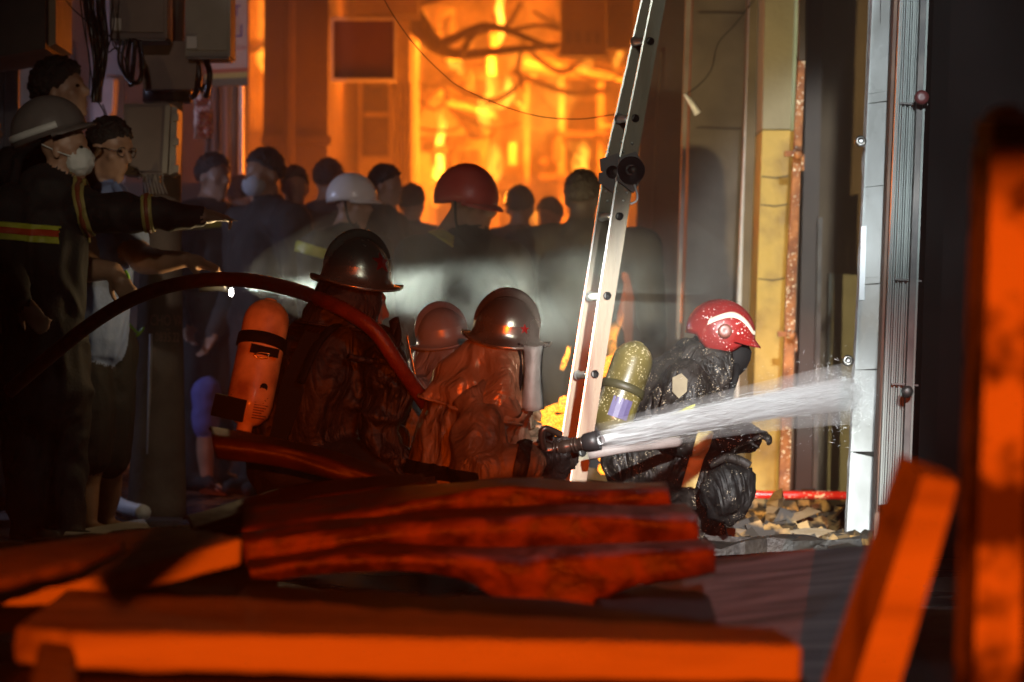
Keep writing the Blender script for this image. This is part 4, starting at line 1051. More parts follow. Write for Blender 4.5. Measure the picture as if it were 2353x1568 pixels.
steel_helmet(BP, P(1162,770,YB), fB, (.05,-.07,1), U(203,YB), steelh, star=(14, 52, .016))
cape(BP, P(1160,783,YB), fB, (.12,-.05,1), alum_c, .105, .215, .175, 48, (-.02,0,-.02), seed=1., wave=.042, hem=.3)
# face side flap
bm = nb(); rows = []
for i in range(12):
    t = i/11; y = 792 + 148*t
    rows.append([P(1200 + 46*s_ + 4*math.sin(t*4+s_*3), y + 6*math.sin(s_*3), YB - .10 - .05*math.sin(PI*s_) - .02*t) for s_ in (k/6 for k in range(7))])
add_loft(bm, rows); solidify(build('face_flap', bm, mat('grey_flap', (.26,.26,.23), (.38,.38,.34), rough=.55, scale=14, bump=.6, bscale=40), BP, True), .005)
build('chin_strap', add_tube(nb(), spline([P(1190,790,YB-.1),P(1196,860,YB-.12),P(1188,925,YB-.12)],5), .009, 6, flat=.5), strap_m, BP, True)
# nozzle
NZ = root('hose_nozzle', P(1215,1035,YB-.05), 'black hose nozzle with pistol grip and lever in the firefighter hands', 'nozzle')
n0, n1 = P(1195,1048,YB-.05), P(1377,1012,YB-.12); na = (n1-n0); nL = na.length; na.normalize()
brass = mat('dark_nozzle_metal', (.03,.022,.02), (.09,.06,.045), rough=.3, metal=.6, scale=12, coat=.5)
nr = U(19,YB)
build('barrel', add_lathe(nb(), n0, na, [(.016,-.06),(.018,0),(nr*.8,.01),(nr*.85,nL*.30),(nr*.95,nL*.33),(nr*.95,nL*.38),(nr*.72,nL*.42),(nr*.72,nL*.50),(nr*.88,nL*.53),(nr*.88,nL*.60),(nr*.78,nL*.62),(nr*.80,nL*.78),(nr*.98,nL*.80)], 24), brass, NZ, True)
build('bumper', add_lathe(nb(), n0, na, [(nr*.9,nL*.80),(nr*1.12,nL*.82),(nr*1.2,nL*.9),(nr*1.2,nL),(nr*.86,nL),(nr*.82,nL*.9)], 24), mat('nozzle_rubber', (.02,.018,.018), rough=.45), NZ, True)
for h in (.44,.48,.66,.70): build('ring', add_lathe(nb(), n0, na, [(nr*.8,nL*h),(nr*.96,nL*h+.001),(nr*.96,nL*h+.006),(nr*.8,nL*h+.007)], 24), brass, NZ, True)
build('grip', add_tube(nb(), spline([P(1276,1046,YB-.1),P(1262,1080,YB-.1),P(1236,1108,YB-.1)],5), .022, 10, flat=.7), mat('nozzle_rubber', (.02,.018,.018)), NZ, True)
build('lever', add_tube(nb(), spline([P(1250,1035,YB-.14),P(1244,1000,YB-.15),P(1254,985,YB-.15),P(1290,1000,YB-.13)],5), .011, 8), brass, NZ, True)
build('coupling', add_tube(nb(), [P(1258,1076,YB-.1), P(1300,1068,YB-.1), P(1318,1062,YB-.1)], .022, 10), brass, NZ, True)

# fire hose running over A's shoulder to the nozzle
hosem = mat('red_fire_hose', (.13,.022,.012), (.22,.045,.022), rough=.38, scale=16, bump=.35, bscale=120, rvar=.1)
hp = [P(20,900,11.4),P(120,815,11.3),(P(205,748,11.2)),P(290,695,11.1),P(380,660,11.0),P(480,643,10.9),P(580,646,10.7),P(670,665,10.3),P(740,690,9.92),P(800,718,9.78),P(862,762,9.74),P(915,838,9.76),P(962,905,9.84),P(1005,968,9.98),P(1060,1030,10.02),P(1130,1058,9.92),P(1205,1047,YB-.05)]
tag(build('fire_hose', add_tube(nb(), spline(hp, 8), lambda t: .0265 - .003*t, 14, flat=1.0), hosem, None, True), 'dark red fire hose arching from the left over the firefighter shoulder to the nozzle', 'hose')

# ---- third firefighter behind, between them (C)
YC = 11.2
C = person(P(1000,1290,YC), 'crouching firefighter in grey brown cape and dull helmet half hidden between two others')
B = Body(.012); hC = P(1030,830,YC); fC, uC = (.90,.2,-.35), (.25,0,1)
head(B, hC, fC, uC, 1.0)
B.cap(P(975,1100,YC), .19, P(985,950,YC), .18, 'jacket'); B.cap(P(985,950,YC), .18, P(1010,880,YC), .12, 'jacket')
B.chain([P(960,930,YC-.1), P(930,1040,YC-.2), P(1000,1110,YC-.25), P(1060,1120,YC-.25)], [.10,.08,.06,.05], 'jacket')
B.chain([P(975,1120,YC), P(1080,1150,YC), P(1030,1270,YC+.1)], [.17,.12,.08], 'jacket')
B.chain([P(960,1120,YC+.2), P(1060,1170,YC+.2), P(1000,1270,YC+.3)], [.17,.12,.08], 'jacket')
hand(B, P(1060,1120,YC-.25), (1,0,-.1), (0,.5,-.8), curl=.8, tg='jacket')
B.build('body', {'skin': skin_d, 'jacket': greyj}, C, {'jacket': (.024, 8.0)}, seed=6.0)
steel_helmet(C, P(1018,778,YC), (.93,.12,.20), (-.22,-.06,1), U(160,YC), steelw)
cape(C, P(1018,790,YC), (.93,.12,.16), (-.2,-.05,1), greyj, .095, .19, .16, 50, (0,0,0), seed=5., wave=.025, hem=.2)
for (pts, r) in (([(930,860),(912,940),(905,1000)], .012), ([(955,870),(940,800),(935,770)], .006)):
    build('hanging_strap', add_tube(nb(), spline([P(x,y,YC-.2) for x,y in pts],5), r, 6, flat=.4), mat('wet_strap', (.25,.24,.22), rough=.15, spec=.9), C, True)

# ---- firefighter with red helmet bending forward on the right (D)
YD = 11.5
D = person(P(1600,1265,YD), 'bending firefighter in foam flecked black gear and red helmet in front of the yellow pillar')
B = Body(.010); hD = P(1652,800,YD); fD, uD = (.93,.12,-.36), (.34,-.05,.94)
head(B, hD, fD, uD, 1.0)
B.cap(P(1480,1040,YD), .155, P(1545,930,YD), .175, 'gear'); B.cap(P(1545,930,YD), .175, P(1600,860,YD), .13, 'gear')
B.cap(P(1530,875,YD+.1), .085, P(1610,885,YD-.08), .10, 'gear')
B.chain([P(1575,890,YD-.16), P(1555,1000,YD-.24), P(1660,1015,YD-.22), P(1705,1000,YD-.2)], [.095,.072,.058,.045], 'gear')
B.chain([P(1610,890,YD+.2), P(1630,1000,YD+.22), P(1715,1005,YD+.1)], [.09,.07,.05], 'gear')
B.chain([P(1480,1060,YD-.05), P(1640,1105,YD-.14), P(1585,1190,YD-.05), P(1632,1262,YD+.0)], [.155,.12,.085,.07], 'gear')
B.chain([P(1480,1060,YD+.15), P(1600,1130,YD+.3), P(1480,1230,YD+.4), P(1500,1255,YD+.4)], [.15,.11,.08,.06], 'gear')
B.cap(P(1610,1190,YD-.06), .085, P(1640,1262,YD-.02), .05, 'gear'); B.cap(P(1630,1268,YD-.02), .05, P(1668,1268,YD-.04), .04, 'gear')
hand(B, P(1700,1002,YD-.2), (1,-.1,.1), (0,.4,-.9), curl=1.1, k=.85, tg='glove')
hand(B, P(1705,1005,YD+.1), (1,0,.1), (0,-.3,-.9), curl=1.1, k=.85, tg='glove')
bD = B.build('body', {'skin': skin_d, 'gear': wetblack, 'glove': wetblack}, D, {'gear': (.022, 9.0)}, seed=8.0)
B.stripe('reflective_stripe', mat('stripe_ochre', (.50,.36,.12), (.62,.48,.2), rough=.4, scale=20), ['gear'], P(1612,1010,YD-.2), (.95,0,-.25), .026, .006, where=lambda c: c.y < YD-.05 and P(0,1085,YD).z < c.z < P(0,960,YD).z)
B.stripe('reflective_stripe', lime, ['gear'], P(1530,968,YD), (-.45,0,.9), .022, .008, where=lambda c: c.y < YD+.02 and c.x < P(1600,0,YD).x and c.x > P(1480,0,YD).x)
# its helmet: modern shell with ear covers and peak
redh = mat('red_helmet_foam', (.12,.006,.006), (.24,.014,.012), rough=.36, scale=7, coat=.3, speck=(90, -.38, (.66,.50,.46)))
Mh = frame((.95,.02,-.22), (.22,-.05,.96)); ch = P(1655,765,YD)
bm = nb()
def low(ph):
    d = math.cos(ph)
    return -4 - 42*max(0, 1-abs(ph_n(ph)-PI*.5)/.75)**.7 - 10*max(0,-d)
def ph_n(ph): ph = abs((ph+PI) % (2*PI) - PI); return ph
hr = U(76,YD)
dome_grid(bm, Mh, ch, hr*.92, hr*1.06, hr*1.02, low, 48, 12)
o = build('helmet', bm, redh, D, True); solidify(o, .005)
bm = nb(); rows = []
for q, z in ((.98,.10),(1.08,.0),(1.22,-.12),(1.235,-.16),(1.10,-.06),(.96,-.02)):
    rows.append([ch + Mh @ Vector((hr*.92*min(q,1.03)*math.sin(p), hr*1.06*(1+(q-1)*math.cos(p*1.1))*math.cos(p), hr*z)) for p in (-1.2+2.4*k/14 for k in range(15))])
add_loft(bm, rows); build('peak', bm, redh, o, True)
bm = nb(); rows = []
def hp_(t, ph, q=1.035): return ch + Mh @ Vector((hr*.92*q*math.cos(t)*math.sin(ph), hr*1.06*q*math.cos(t)*math.cos(ph), hr*1.02*q*math.sin(t)))
for i in range(13):
    s_ = i/12; ph = math.radians(118 - 98*s_); el = math.radians(14 + 24*math.sin(PI*min(1,s_*1.1))**1.0)
    w = math.radians(5.5 if s_ < .9 else 3.5)
    rows.append([hp_(el-w, ph, 1.02), hp_(el-w, ph), hp_(el, ph), hp_(el+w, ph), hp_(el+w, ph, 1.02)])
add_loft(bm, rows); build('pale_band', bm, mat('cream_band', (.66,.58,.44), rough=.5, scale=20), o, True)
c0 = hp_(math.radians(6), math.radians(88), 1.0)
build('side_disc', add_lathe(nb(), c0, (c0-ch), [(.026,0),(.026,.012),(.018,.016),(.006,.014)], 18), mat('brown_disc', (.10,.03,.02), (.2,.06,.04), rough=.4), o, True)
c0 = hp_(math.radians(-34), math.radians(84), 1.0)
build('rivet', add_lathe(nb(), c0, (c0-ch), [(.014,0),(.014,.008),(.004,.012)], 14), strap_m, o, True)
cape(D, P(1645,800,YD), (.95,.05,-.1), (.12,-.05,1), wetblack, .105, .175, .12, 62, (-.05,0,-.02), seed=3., wave=.012)
build('face_mask', add_lathe(nb(), P(1672,815,YD), (.9,-.1,-.45), [(.078,0),(.07,.05),(.05,.075),(.02,.085)], 18), strap_m, D, True)
build('hose_tube', add_tube(nb(), spline([P(1690,840,YD-.1),P(1690,870,YD-.16),P(1660,930,YD-.2),P(1600,930,YD-.2)],5), .012, 8), strap_m, D, True)
build('shoulder_strap', add_tube(nb(), spline([P(1500,960,YD-.15),P(1520,880,YD-.17),P(1570,840,YD-.12),P(1620,860,YD-.1),P(1640,930,YD-.14)],5), .018, 8, flat=.5), wetblack, D, True)
build('sleeve_badge', px_prism([(1545,868),(1566,858),(1580,872),(1578,900),(1560,916),(1545,900)], YD-.272, .02), mat('badge', (.16,.13,.07), (.26,.22,.12), rough=.6), D, bevel=.003)
BG = root('gear_bag', P(1675,1195,YD-.3), 'round black wet gear bag hanging at the knee of the red helmeted firefighter', 'bag')
bm = nb(); bmesh.ops.create_icosphere(bm, subdivisions=4, radius=1)
for v in bm.verts:
    d_ = v.co.copy(); v.co = P(1672,1130,YD-.3) + Vector((d_.x*.094, d_.y*.075, d_.z*.108)) * (1 + .30*nz(d_, 1.7, 4) + .12*nz(d_, 4, 2) + .05*nz(d_, 10, 6))
build('pouch', bm, mat('wet_bag', (.003,.003,.003), (.008,.007,.006), spec=.3, crease=(6, .05), rough=.6, scale=9, bump=.4, bscale=40, speck=(120,-.50,(.3,.25,.18))), BG, True)
build('handle', add_tube(nb(), spline([P(1630,1068,YD-.3),P(1670,1052,YD-.3),P(1705,1062,YD-.3),P(1722,1072,YD-.3)],5), .018, 8), wetblack, BG, True)
tank_y = mat('yellow_cylinder_foam', (.075,.06,.018), (.16,.13,.04), rough=.3, scale=8, speck=(100,-.33,(.62,.55,.34)), coat=.3)
TD, tp, ax, L = cylinder_tank(P(1468,788,YD-.22), P(1392,1010,YD-.3), U(46,YD), tank_y, 'yellow foam flecked air cylinder on the back of the red helmeted firefighter', None)
r_ = U(46,YD)
build('strap', add_lathe(nb(), tp, ax, [(r_,.17),(r_+.006,.172),(r_+.006,.20),(r_,.202)], 30), mat('olive_strap', (.05,.045,.02), rough=.5), TD, True)
side = ax.cross(Vector((0,1,0))).normalized()
bm = nb()
for k in range(4):
    u0 = -.35 + k*.25
    add_poly(bm, [tank_point(u0,.215,.002), tank_point(u0+.25,.215,.002), tank_point(u0+.25,.29,.002), tank_point(u0,.29,.002)])
build('label', bm, mat('purple_label', (.07,.06,.16), (.12,.10,.2), rough=.5), TD)
build('pipe_end', add_tube(nb(), spline([P(1352,1045,10.9),P(1430,1030,10.9),P(1500,1022,11.0),P(1560,1015,11.1)],4), .020, 10), mat('grey_hose', (.28,.22,.20), (.36,.29,.27), rough=.5), TD, True)

# ---- pointing firefighter on the left (E)
YE = 12.2
E = person(P(110,1262,YE), 'firefighter in black coat with lime and red bands, pointing right, white mask and dark helmet')
B = Body(.011); hE = P(150,345,YE); fE, uE = (.93,-.22,.02), (-.08,0,1)
head(B, hE, fE, uE, 1.0)
B.cap(P(100,780,YE), .17, P(95,560,YE), .19, 'coat'); B.cap(P(95,560,YE), .19, P(110,450,YE), .13, 'coat')
B.cap(P(35,470,YE+.05), .09, P(170,470,YE), .095, 'coat')
B.chain([P(175,482,YE-.05), P(290,490,YE-.15), P(400,496,YE-.2), P(455,497,YE-.2)], [.092,.078,.060,.040], 'coat')
B.chain([P(25,480,YE-.1), P(10,620,YE-.2), P(50,690,YE-.3)], [.095,.075,.05], 'coat')
B.cap(P(100,780,YE), .18, P(100,900,YE), .20, 'coat')
B.chain([P(60,860,YE), P(60,1050,YE), P(65,1230,YE)], [.12,.095,.075], 'coat'); B.chain([P(140,860,YE), P(150,1050,YE+.05), P(150,1230,YE)], [.12,.095,.075], 'coat')
for x in (65,150): B.cap(P(x,1240,YE), .06, P(x+50,1250,YE-.1), .05, 'coat')
hand(B, P(455,497,YE-.2), (1,-.05,-.02), (0,.25,-.95), curl=.95, point=0, tg='skin', thumb_side=-1)
hand(B, P(52,692,YE-.3), (.5,-.2,-.6), (.2,.8,0), curl=.7, tg='skin')
B.build('body', {'skin': skin, 'coat': blackgear}, E, {'coat': (.014, 6.5)}, seed=11.0)
eyes(hE, fE, uE, 1.0, E)
c_ = P(78,540,YE)
B.stripe('reflective_stripe', lime, ['coat'], c_, (.05,0,1), .034, .006, where=lambda c: c.x < P(160,0,YE).x)
B.stripe('stripe_centre', limeR, ['coat'], c_, (.05,0,1), .012, .012, where=lambda c: c.x < P(160,0,YE).x)
for x, ww in ((192,.022),(346,.020)):
    B.stripe('reflective_stripe', mat('dim_reflective', (.32,.26,.08), rough=.5), ['coat'], P(x,485,YE-.1), (1,0,.25 if x < 250 else .1), ww, .006, where=lambda c, x=x: P(x-60,0,YE).x < c.x < P(x+60,0,YE).x and c.z > P(0,560,YE).z)
    B.stripe('stripe_centre', mat('dim_red_reflective', (.22,.05,.02), rough=.5), ['coat'], P(x,485,YE-.1), (1,0,.25 if x < 250 else .1), ww*.35, .011, where=lambda c, x=x: P(x-60,0,YE).x < c.x < P(x+60,0,YE).x and c.z > P(0,560,YE).z)
hh = hard_hat(E, P(112,305,YE), (.90,-.2,.30), (-.42,-.05,.9), U(84,YE), mat('dull_grey_helmet', (.10,.085,.08), (.15,.13,.12), rough=.5, scale=8), True, False)
bm = nb(); rows = []
Me = frame((.90,-.2,.30), (-.42,-.05,.9)); ce = P(112,305,YE); re_ = U(84,YE)
for i in range(14):
    ph = math.radians(60 + 110*i/13)
    rows.append([ce + Me @ Vector((re_*.9*q*math.cos(t)*math.sin(ph), re_*1.08*q*math.cos(t)*math.cos(ph), re_*1.02*q*math.sin(t))) for t, q in ((.02,1.01),(.02,1.035),(.11,1.035),(.20,1.035),(.20,1.01))])
add_loft(bm, rows); build('pale_band', bm, mat('pale_reflective', (.5,.5,.48), (.6,.6,.58), rough=.5, scale=12), hh, True)
bm = nb(); bmesh.ops.create_icosphere(bm, subdivisions=4, radius=1)
MM = frame(fE, uE)
for v in bm.verts:
    d_ = v.co.copy(); v.co = hE + MM @ Vector((d_.x*.066, .060 + d_.y*.058, -.045 + d_.z*.062)) * (1 + .0*nz(d_,3)) + Vector((nz(d_,4,1), nz(d_,4,2), nz(d_,4,3)))*.007
build('mask', bm, maskm, E, True)
build('mask_strap', add_tube(nb(), spline([hE + MM @ Vector((.066,.05,-.03)), hE + MM @ Vector((.082,0,-.01)), hE + MM @ Vector((.07,-.07,.02))],5), .003, 5), maskm, E, True)

# ---- man in glasses and blue shirt (F)
YF = 12.7
Fp = person(P(220,1235,YF), 'man with glasses in blue shirt and dark shorts reaching a bare forearm along the hose')
B = Body(.0085); hF = P(252,345,YF); fF, uF = (.80,-.52,-.20), (.10,-.08,1)
head(B, hF, fF, uF, 1.06)
B.cap(P(215,780,YF), .14, P(225,580,YF), .155, 'shirt'); B.cap(P(225,580,YF), .155, P(245,480,YF), .115, 'shirt')
B.cap(P(175,490,YF+.05), .075, P(285,485,YF-.02), .08, 'shirt')
B.chain([P(290,495,YF-.05), P(305,560,YF-.08)], [.078,.068], 'shirt')
B.chain([P(302,570,YF-.10), P(330,598,YF-.14), P(370,602,YF-.22), P(425,596,YF-.30)], [.056,.060,.050,.033], 'skin')
B.chain([P(180,500,YF-.05), P(200,620,YF-.2), P(262,622,YF-.26)], [.075,.055,.036], 'skin')
B.chain([P(190,800,YF), P(205,940,YF), P(205,1045,YF)], [.125,.105,.09], 'shorts'); B.chain([P(250,800,YF+.1), P(255,940,YF+.1), P(250,1050,YF+.1)], [.125,.105,.09], 'shorts')
B.chain([P(205,1050,YF), P(200,1110,YF+.03), P(203,1205,YF)], [.060,.055,.036], 'leg'); B.chain([P(250,1050,YF+.1), P(250,1130,YF+.2), P(240,1200,YF+.25)], [.06,.055,.036], 'leg')
B.cap(P(200,1212,YF+.02), .034, P(255,1226,YF-.08), .026, 'leg'); B.cap(P(240,1205,YF+.26), .034, P(280,1214,YF+.2), .026, 'leg')
for i in range(4): B.cap(P(252+i*1.5,1225+i*1.5,YF-.08-.01*i+.02), .011, P(268-i*2,1229+i,YF-.12+.012*i), .009, 'leg', 8)
hand(B, P(425,596,YF-.30), (.95,-.1,-.25), (.1,.2,-.95), curl=.65, k=1.1)
hand(B, P(262,622,YF-.26), (.5,-.4,-.75), (.4,.7,-.2), curl=.7, k=1.05)
B.build('body', {'skin': skin, 'shirt': bluec, 'shorts': blackgear, 'leg': skin_d}, Fp, {'shirt': (.010, 8.0), 'shorts': (.008, 7)}, seed=13.0)
eyes(hF, fF, uF, 1.06, Fp)
hair(hF, fF, uF, 1.06, Fp, hairm, seed=3.)
MF = frame(fF, uF)
gl = bpy.data.objects
bm = nb()
for sx in (-1, 1):
    add_tube(bm, [hF + MF @ Vector((.033*sx + .026*math.cos(a), .102 - .012*abs(math.cos(a)), .008 + .019*math.sin(a))) for a in (2*PI*k/16 for k in range(17))], .0022, 5)
    add_tube(bm, [hF + MF @ Vector((.06*sx, .092, .01)), hF + MF @ Vector((.083*sx, .05, .012)), hF + MF @ Vector((.085*sx, -.01, .006))], .002, 5)
add_tube(bm, [hF + MF @ Vector((-.008, .106, .012)), hF + MF @ Vector((.008, .106, .012))], .002, 5)
gg = build('glasses', bm, mat('glasses_metal', (.25,.24,.22), rough=.2, metal=1), Fp, True)
bm = nb(); add_tube(bm, spline([P(262,425,YF-.12),P(280,450,YF-.14),P(292,478,YF-.13)],5), .022, 8, flat=.4); build('collar', bm, bluec, Fp, True)
build('lime_lanyard', add_tube(nb(), spline([P(288,622,YF-.3),P(296,640,YF-.3),P(292,668,YF-.3)],5), .006, 6), mat('lime_cord', (.25,.55,.03)), Fp, True)

# ---- tall man behind (G)
YG = 13.0
G = person(P(110,1230,YG), 'tall dark haired bare headed man looking right behind the pointing firefighter')
B = Body(.011); hG = P(142,212,YG); fG, uG = (.95,-.2,.20), (-.15,0,1)
head(B, hG, fG, uG, 1.08)
B.cap(P(110,700,YG), .16, P(105,420,YG), .18, 'shirt'); B.cap(P(105,420,YG), .16, P(120,345,YG), .1, 'shirt')
B.cap(P(30,380,YG), .085, P(180,380,YG), .085, 'shirt'); B.chain([P(185,390,YG), P(205,520,YG), P(190,640,YG)], [.08,.06,.04], 'shirt')
B.chain([P(90,720,YG), P(90,960,YG), P(90,1210,YG)], [.12,.09,.06], 'shirt'); B.chain([P(140,720,YG), P(140,960,YG), P(140,1210,YG)], [.12,.09,.06], 'shirt')
B.build('body', {'skin': skin, 'shirt': blackgear}, G, {'shirt': (.010, 7)}, seed=17.)
hair(hG, fG, uG, 1.08, G, hairm, seed=8., vol=1.14); eyes(hG, fG, uG, 1.08, G)

# ---- the crowd in the smoke
def crowd(px, py, Y, hpx, fwd, label, cloth, top=None, shoulders=1.0, lean=0.0, sk=skin_d, up=(0,0,1), voxel=.015, arm=None):
    """standing person: head middle at (px,py), head height hpx units"""
    k = U(hpx, Y)/.235; h = P(px, py, Y)
    g = Vector((h.x, Y, 0)); p = person(g, label, 'onlookers and firefighters in the smoke')
    B = Body(voxel); f = Vector(fwd).normalized(); sd = Vector((f.y, -f.x, 0)).normalized()
    head(B, h, f, up, k, face=True)
    sh = h.z - .165*k; W = .215*shoulders*k; c = Vector((h.x, Y, 0)) - f*.03
    hz_ = sh*.62
    B.cap(c + Vector((0,0,hz_)), .155*k, c + Vector((0,0,sh-.22*k)), .175*k*shoulders**.5, 'cloth'); B.cap(c + Vector((0,0,sh-.22*k)), .175*k, c + Vector((0,0,sh-.04)), .12*k, 'cloth')
    B.cap(c - sd*W + Vector((0,0,sh-.07*k)), .10*k, c + sd*W + Vector((0,0,sh-.07*k)), .10*k, 'cloth')
    for sx in (-1, 1): B.cap(c + Vector((0,0,sh+.01)), .06*k, c + sd*W*.8*sx + Vector((0,0,sh-.05*k)), .08*k, 'cloth')
    for sx in (-1, 1):
        s0 = c + sd*W*sx + Vector((0,0,sh-.07*k)); el = s0 + sd*.05*sx + Vector((0,0,-.30*k)); wr = el + f*(.12 if arm is None else arm)*k + Vector((0,0,-.22*k if arm is None else .02))
        B.chain([s0, el, wr], [.098*k,.066*k,.045*k], 'cloth'); hand(B, wr, (wr-el), f, curl=.5, k=k)
        hip = c + sd*.09*sx*k + Vector((0,0,hz_)); 
        B.chain([hip, Vector((hip.x, hip.y, hz_*.53)) + f*.02, Vector((hip.x, hip.y, .09))], [.13*k,.09*k,.06*k], 'cloth')
        ft = Vector((hip.x, hip.y, .055)); B.cap(ft - f*.05, .05*k, ft + f*.14, .04*k, 'cloth')
    B.build('body', {'skin': sk, 'cloth': cloth}, p, {'cloth': (.012, 6.0)}, seed=px*.01)
    if top == 'hair': hair(h, f, up, k, p, hairm, seed=px*.03, vol=1.03)
    return p, B, h, f, k
p, B, h, f, k = crowd(605, 402, 15.6, 112, (-.75,-.6,-.05), 'man in a pale face mask and dark hair facing left in the smoke', navy, 'hair')
MM = frame(f, (0,0,1)); bm = nb(); bmesh.ops.create_icosphere(bm, subdivisions=3, radius=1)
for v in bm.verts: v.co = h + MM @ Vector((v.co.x*.066, .055+v.co.y*.056, -.05+v.co.z*.058))*k
build('mask', bm, mat('blue_grey_mask', (.36,.36,.40), (.44,.44,.48), rough=.8), p, True)
crowd(678, 432, 16.4, 92, (.2,-.95,0), 'short haired man in the smoke right of the pale masked man', navy, 'hair')
crowd(757, 418, 16.8, 98, (.4,.9,0), 'dark head half hidden behind the white helmet', navy, 'hair')
p, B, h, f, k = crowd(812, 468, 14.9, 112, (.86,-.45,-.10), 'firefighter in white hard hat with slanting lime band in the mist', navy, None, 1.25)
hard_hat(p, h + Vector((-.01,0,.030)), (.90,-.35,-.05), (-.05,-.05,1), U(56,14.9), mat('white_helmet', (.70,.66,.66), (.80,.76,.76), rough=.3, scale=6), True, True, -16)
B.stripe('reflective_stripe', lime, ['cloth'], P(700,572,14.8), (.28,0,1), .024, .008, where=lambda c: c.y < 15.0 and c.x < P(790,0,14.9).x)
crowd(888, 428, 15.8, 92, (.9,-.3,0), 'person with grey hair between the white and red helmets', navy, 'hair')
p, B, h, f, k = crowd(1086, 462, 13.7, 150, (.80,-.50,-.28), 'broad man in red helmet looking down with lime band over the shoulder', navy, None, 1.35, up=(.15,0,1))
hard_hat(p, h + Vector((-.03,0,.015)), (.84,-.42,-.20), (.10,-.10,1), U(72,13.7), mat('dark_red_helmet', (.42,.05,.04), (.52,.08,.06), rough=.4, scale=7), True, True, -22, 1.08)
B.stripe('reflective_stripe', lime, ['cloth'], P(985,525,13.6), (.62,0,1), .022, .008, where=lambda c: c.y < 13.8 and P(925,0,13.7).x < c.x < P(1050,0,13.7).x and c.z > P(0,640,13.7).z)
crowd(1340, 455, 14.6, 118, (.3,.95,0), 'dark silhouetted man seen from behind just left of the ladder', mat('black_cloth_far', (.012,.012,.013), (.022,.02,.02), rough=.85), 'hair', 1.35, sk=mat('dark_neck', (.03,.02,.018), rough=.7))
crowd(1262, 500, 17.5, 84, (-.5,-.8,-.2), 'dim person standing low behind the fire between red helmet and silhouette', navy, 'hair')
p, B, h, f, k = crowd(492, 408, 16.0, 104, (.7,-.6,0), 'dim person with lime waist band, rolled blue shorts and sandals behind the pole', blackgear, 'hair', 1.1)
B.stripe('reflective_stripe', lime, ['cloth'], P(500,512,15.8), (-.12,0,1), .020, .008, where=lambda c: c.y < 16.1)
# its lower leg in sandals, stepping into the light
B2_ = Body(.009); YS = 15.9
B2_.chain([P(470,900,YS), P(472,978,YS)], [.085,.075], 'shorts'); B2_.chain([P(472,985,YS), P(472,1040,YS), P(476,1105,YS)], [.050,.047,.032], 'skin')
B2_.cap(P(476,1112,YS+.02), .034, P(505,1128,YS-.08), .026, 'skin')
for i in range(4): B2_.cap(P(502+i*2,1127,YS-.09+.014*i), .011, P(514+i,1131,YS-.12+.016*i), .009, 'skin', 8)
B2_.build('bare_leg', {'shorts': mat('blue_shorts', (.10,.11,.42), (.14,.16,.52), rough=.8, scale=9), 'skin': skin}, p, {'shorts': (.006, 9)}, seed=2.)
sdm = mat('sandal_leather', (.07,.02,.015), (.12,.04,.03), rough=.25, coat=.4)
s_ = build('sandal', px_prism([(456,1128),(470,1122),(520,1134),(524,1140),(462,1136)], YS-.14, .09), sdm, p, bevel=.006)
for a_, b_ in (((468,1118),(496,1130)),((480,1112),(506,1128)),((490,1120),(512,1132))):
    build('strap', add_tube(nb(), spline([P(*a_,YS-.10), P((a_[0]+b_[0])/2,(a_[1]+b_[1])/2-6,YS-.16), P(*b_,YS-.14)],5), .007, 6, flat=.5), sdm, s_, True)
crowd(948, 470, 16.9, 86, (.3,.9,0), 'dark haired head low behind the shoulder of the red helmeted man', navy, 'hair', 1.2)
crowd(1196, 478, 16.6, 92, (.2,.95,0), 'bare head seen from behind right of the red helmet', navy, 'hair', 1.2)
crowd(560, 452, 17.2, 88, (.7,.6,0), 'person mostly hidden left of the pale masked man', navy, 'hair', 1.1)
crowd(-40, 300, 13.4, 110, (.9,-.3,0), 'person cut off by the left edge behind the pointing firefighter', blackgear, 'hair')

# ---- torch held low beside the hose, the source of the white beam
TO = root('torch', P(532,668,12.6), 'small lit torch just under the arching hose', 'torch')
tm = mat('torch_body', (.03,.03,.03), rough=.3)
build('barrel', add_lathe(nb(), TORCH + Vector((-.13,0.02,-.02)), (1,-.1,.1), [(.014,0),(.014,.08),(.02,.10),(.022,.118),(.016,.119)], 14), tm, TO, True)
lens = mat('torch_lens', (.9,.9,.9), emis=((1,.95,.85), 40))
build('lens', add_lathe(nb(), P(532,664,12.5), (0,-.3,-1), [(.006,0),(.0085,.008),(.0085,.022),(.005,.03)], 12), lens, TO, True)

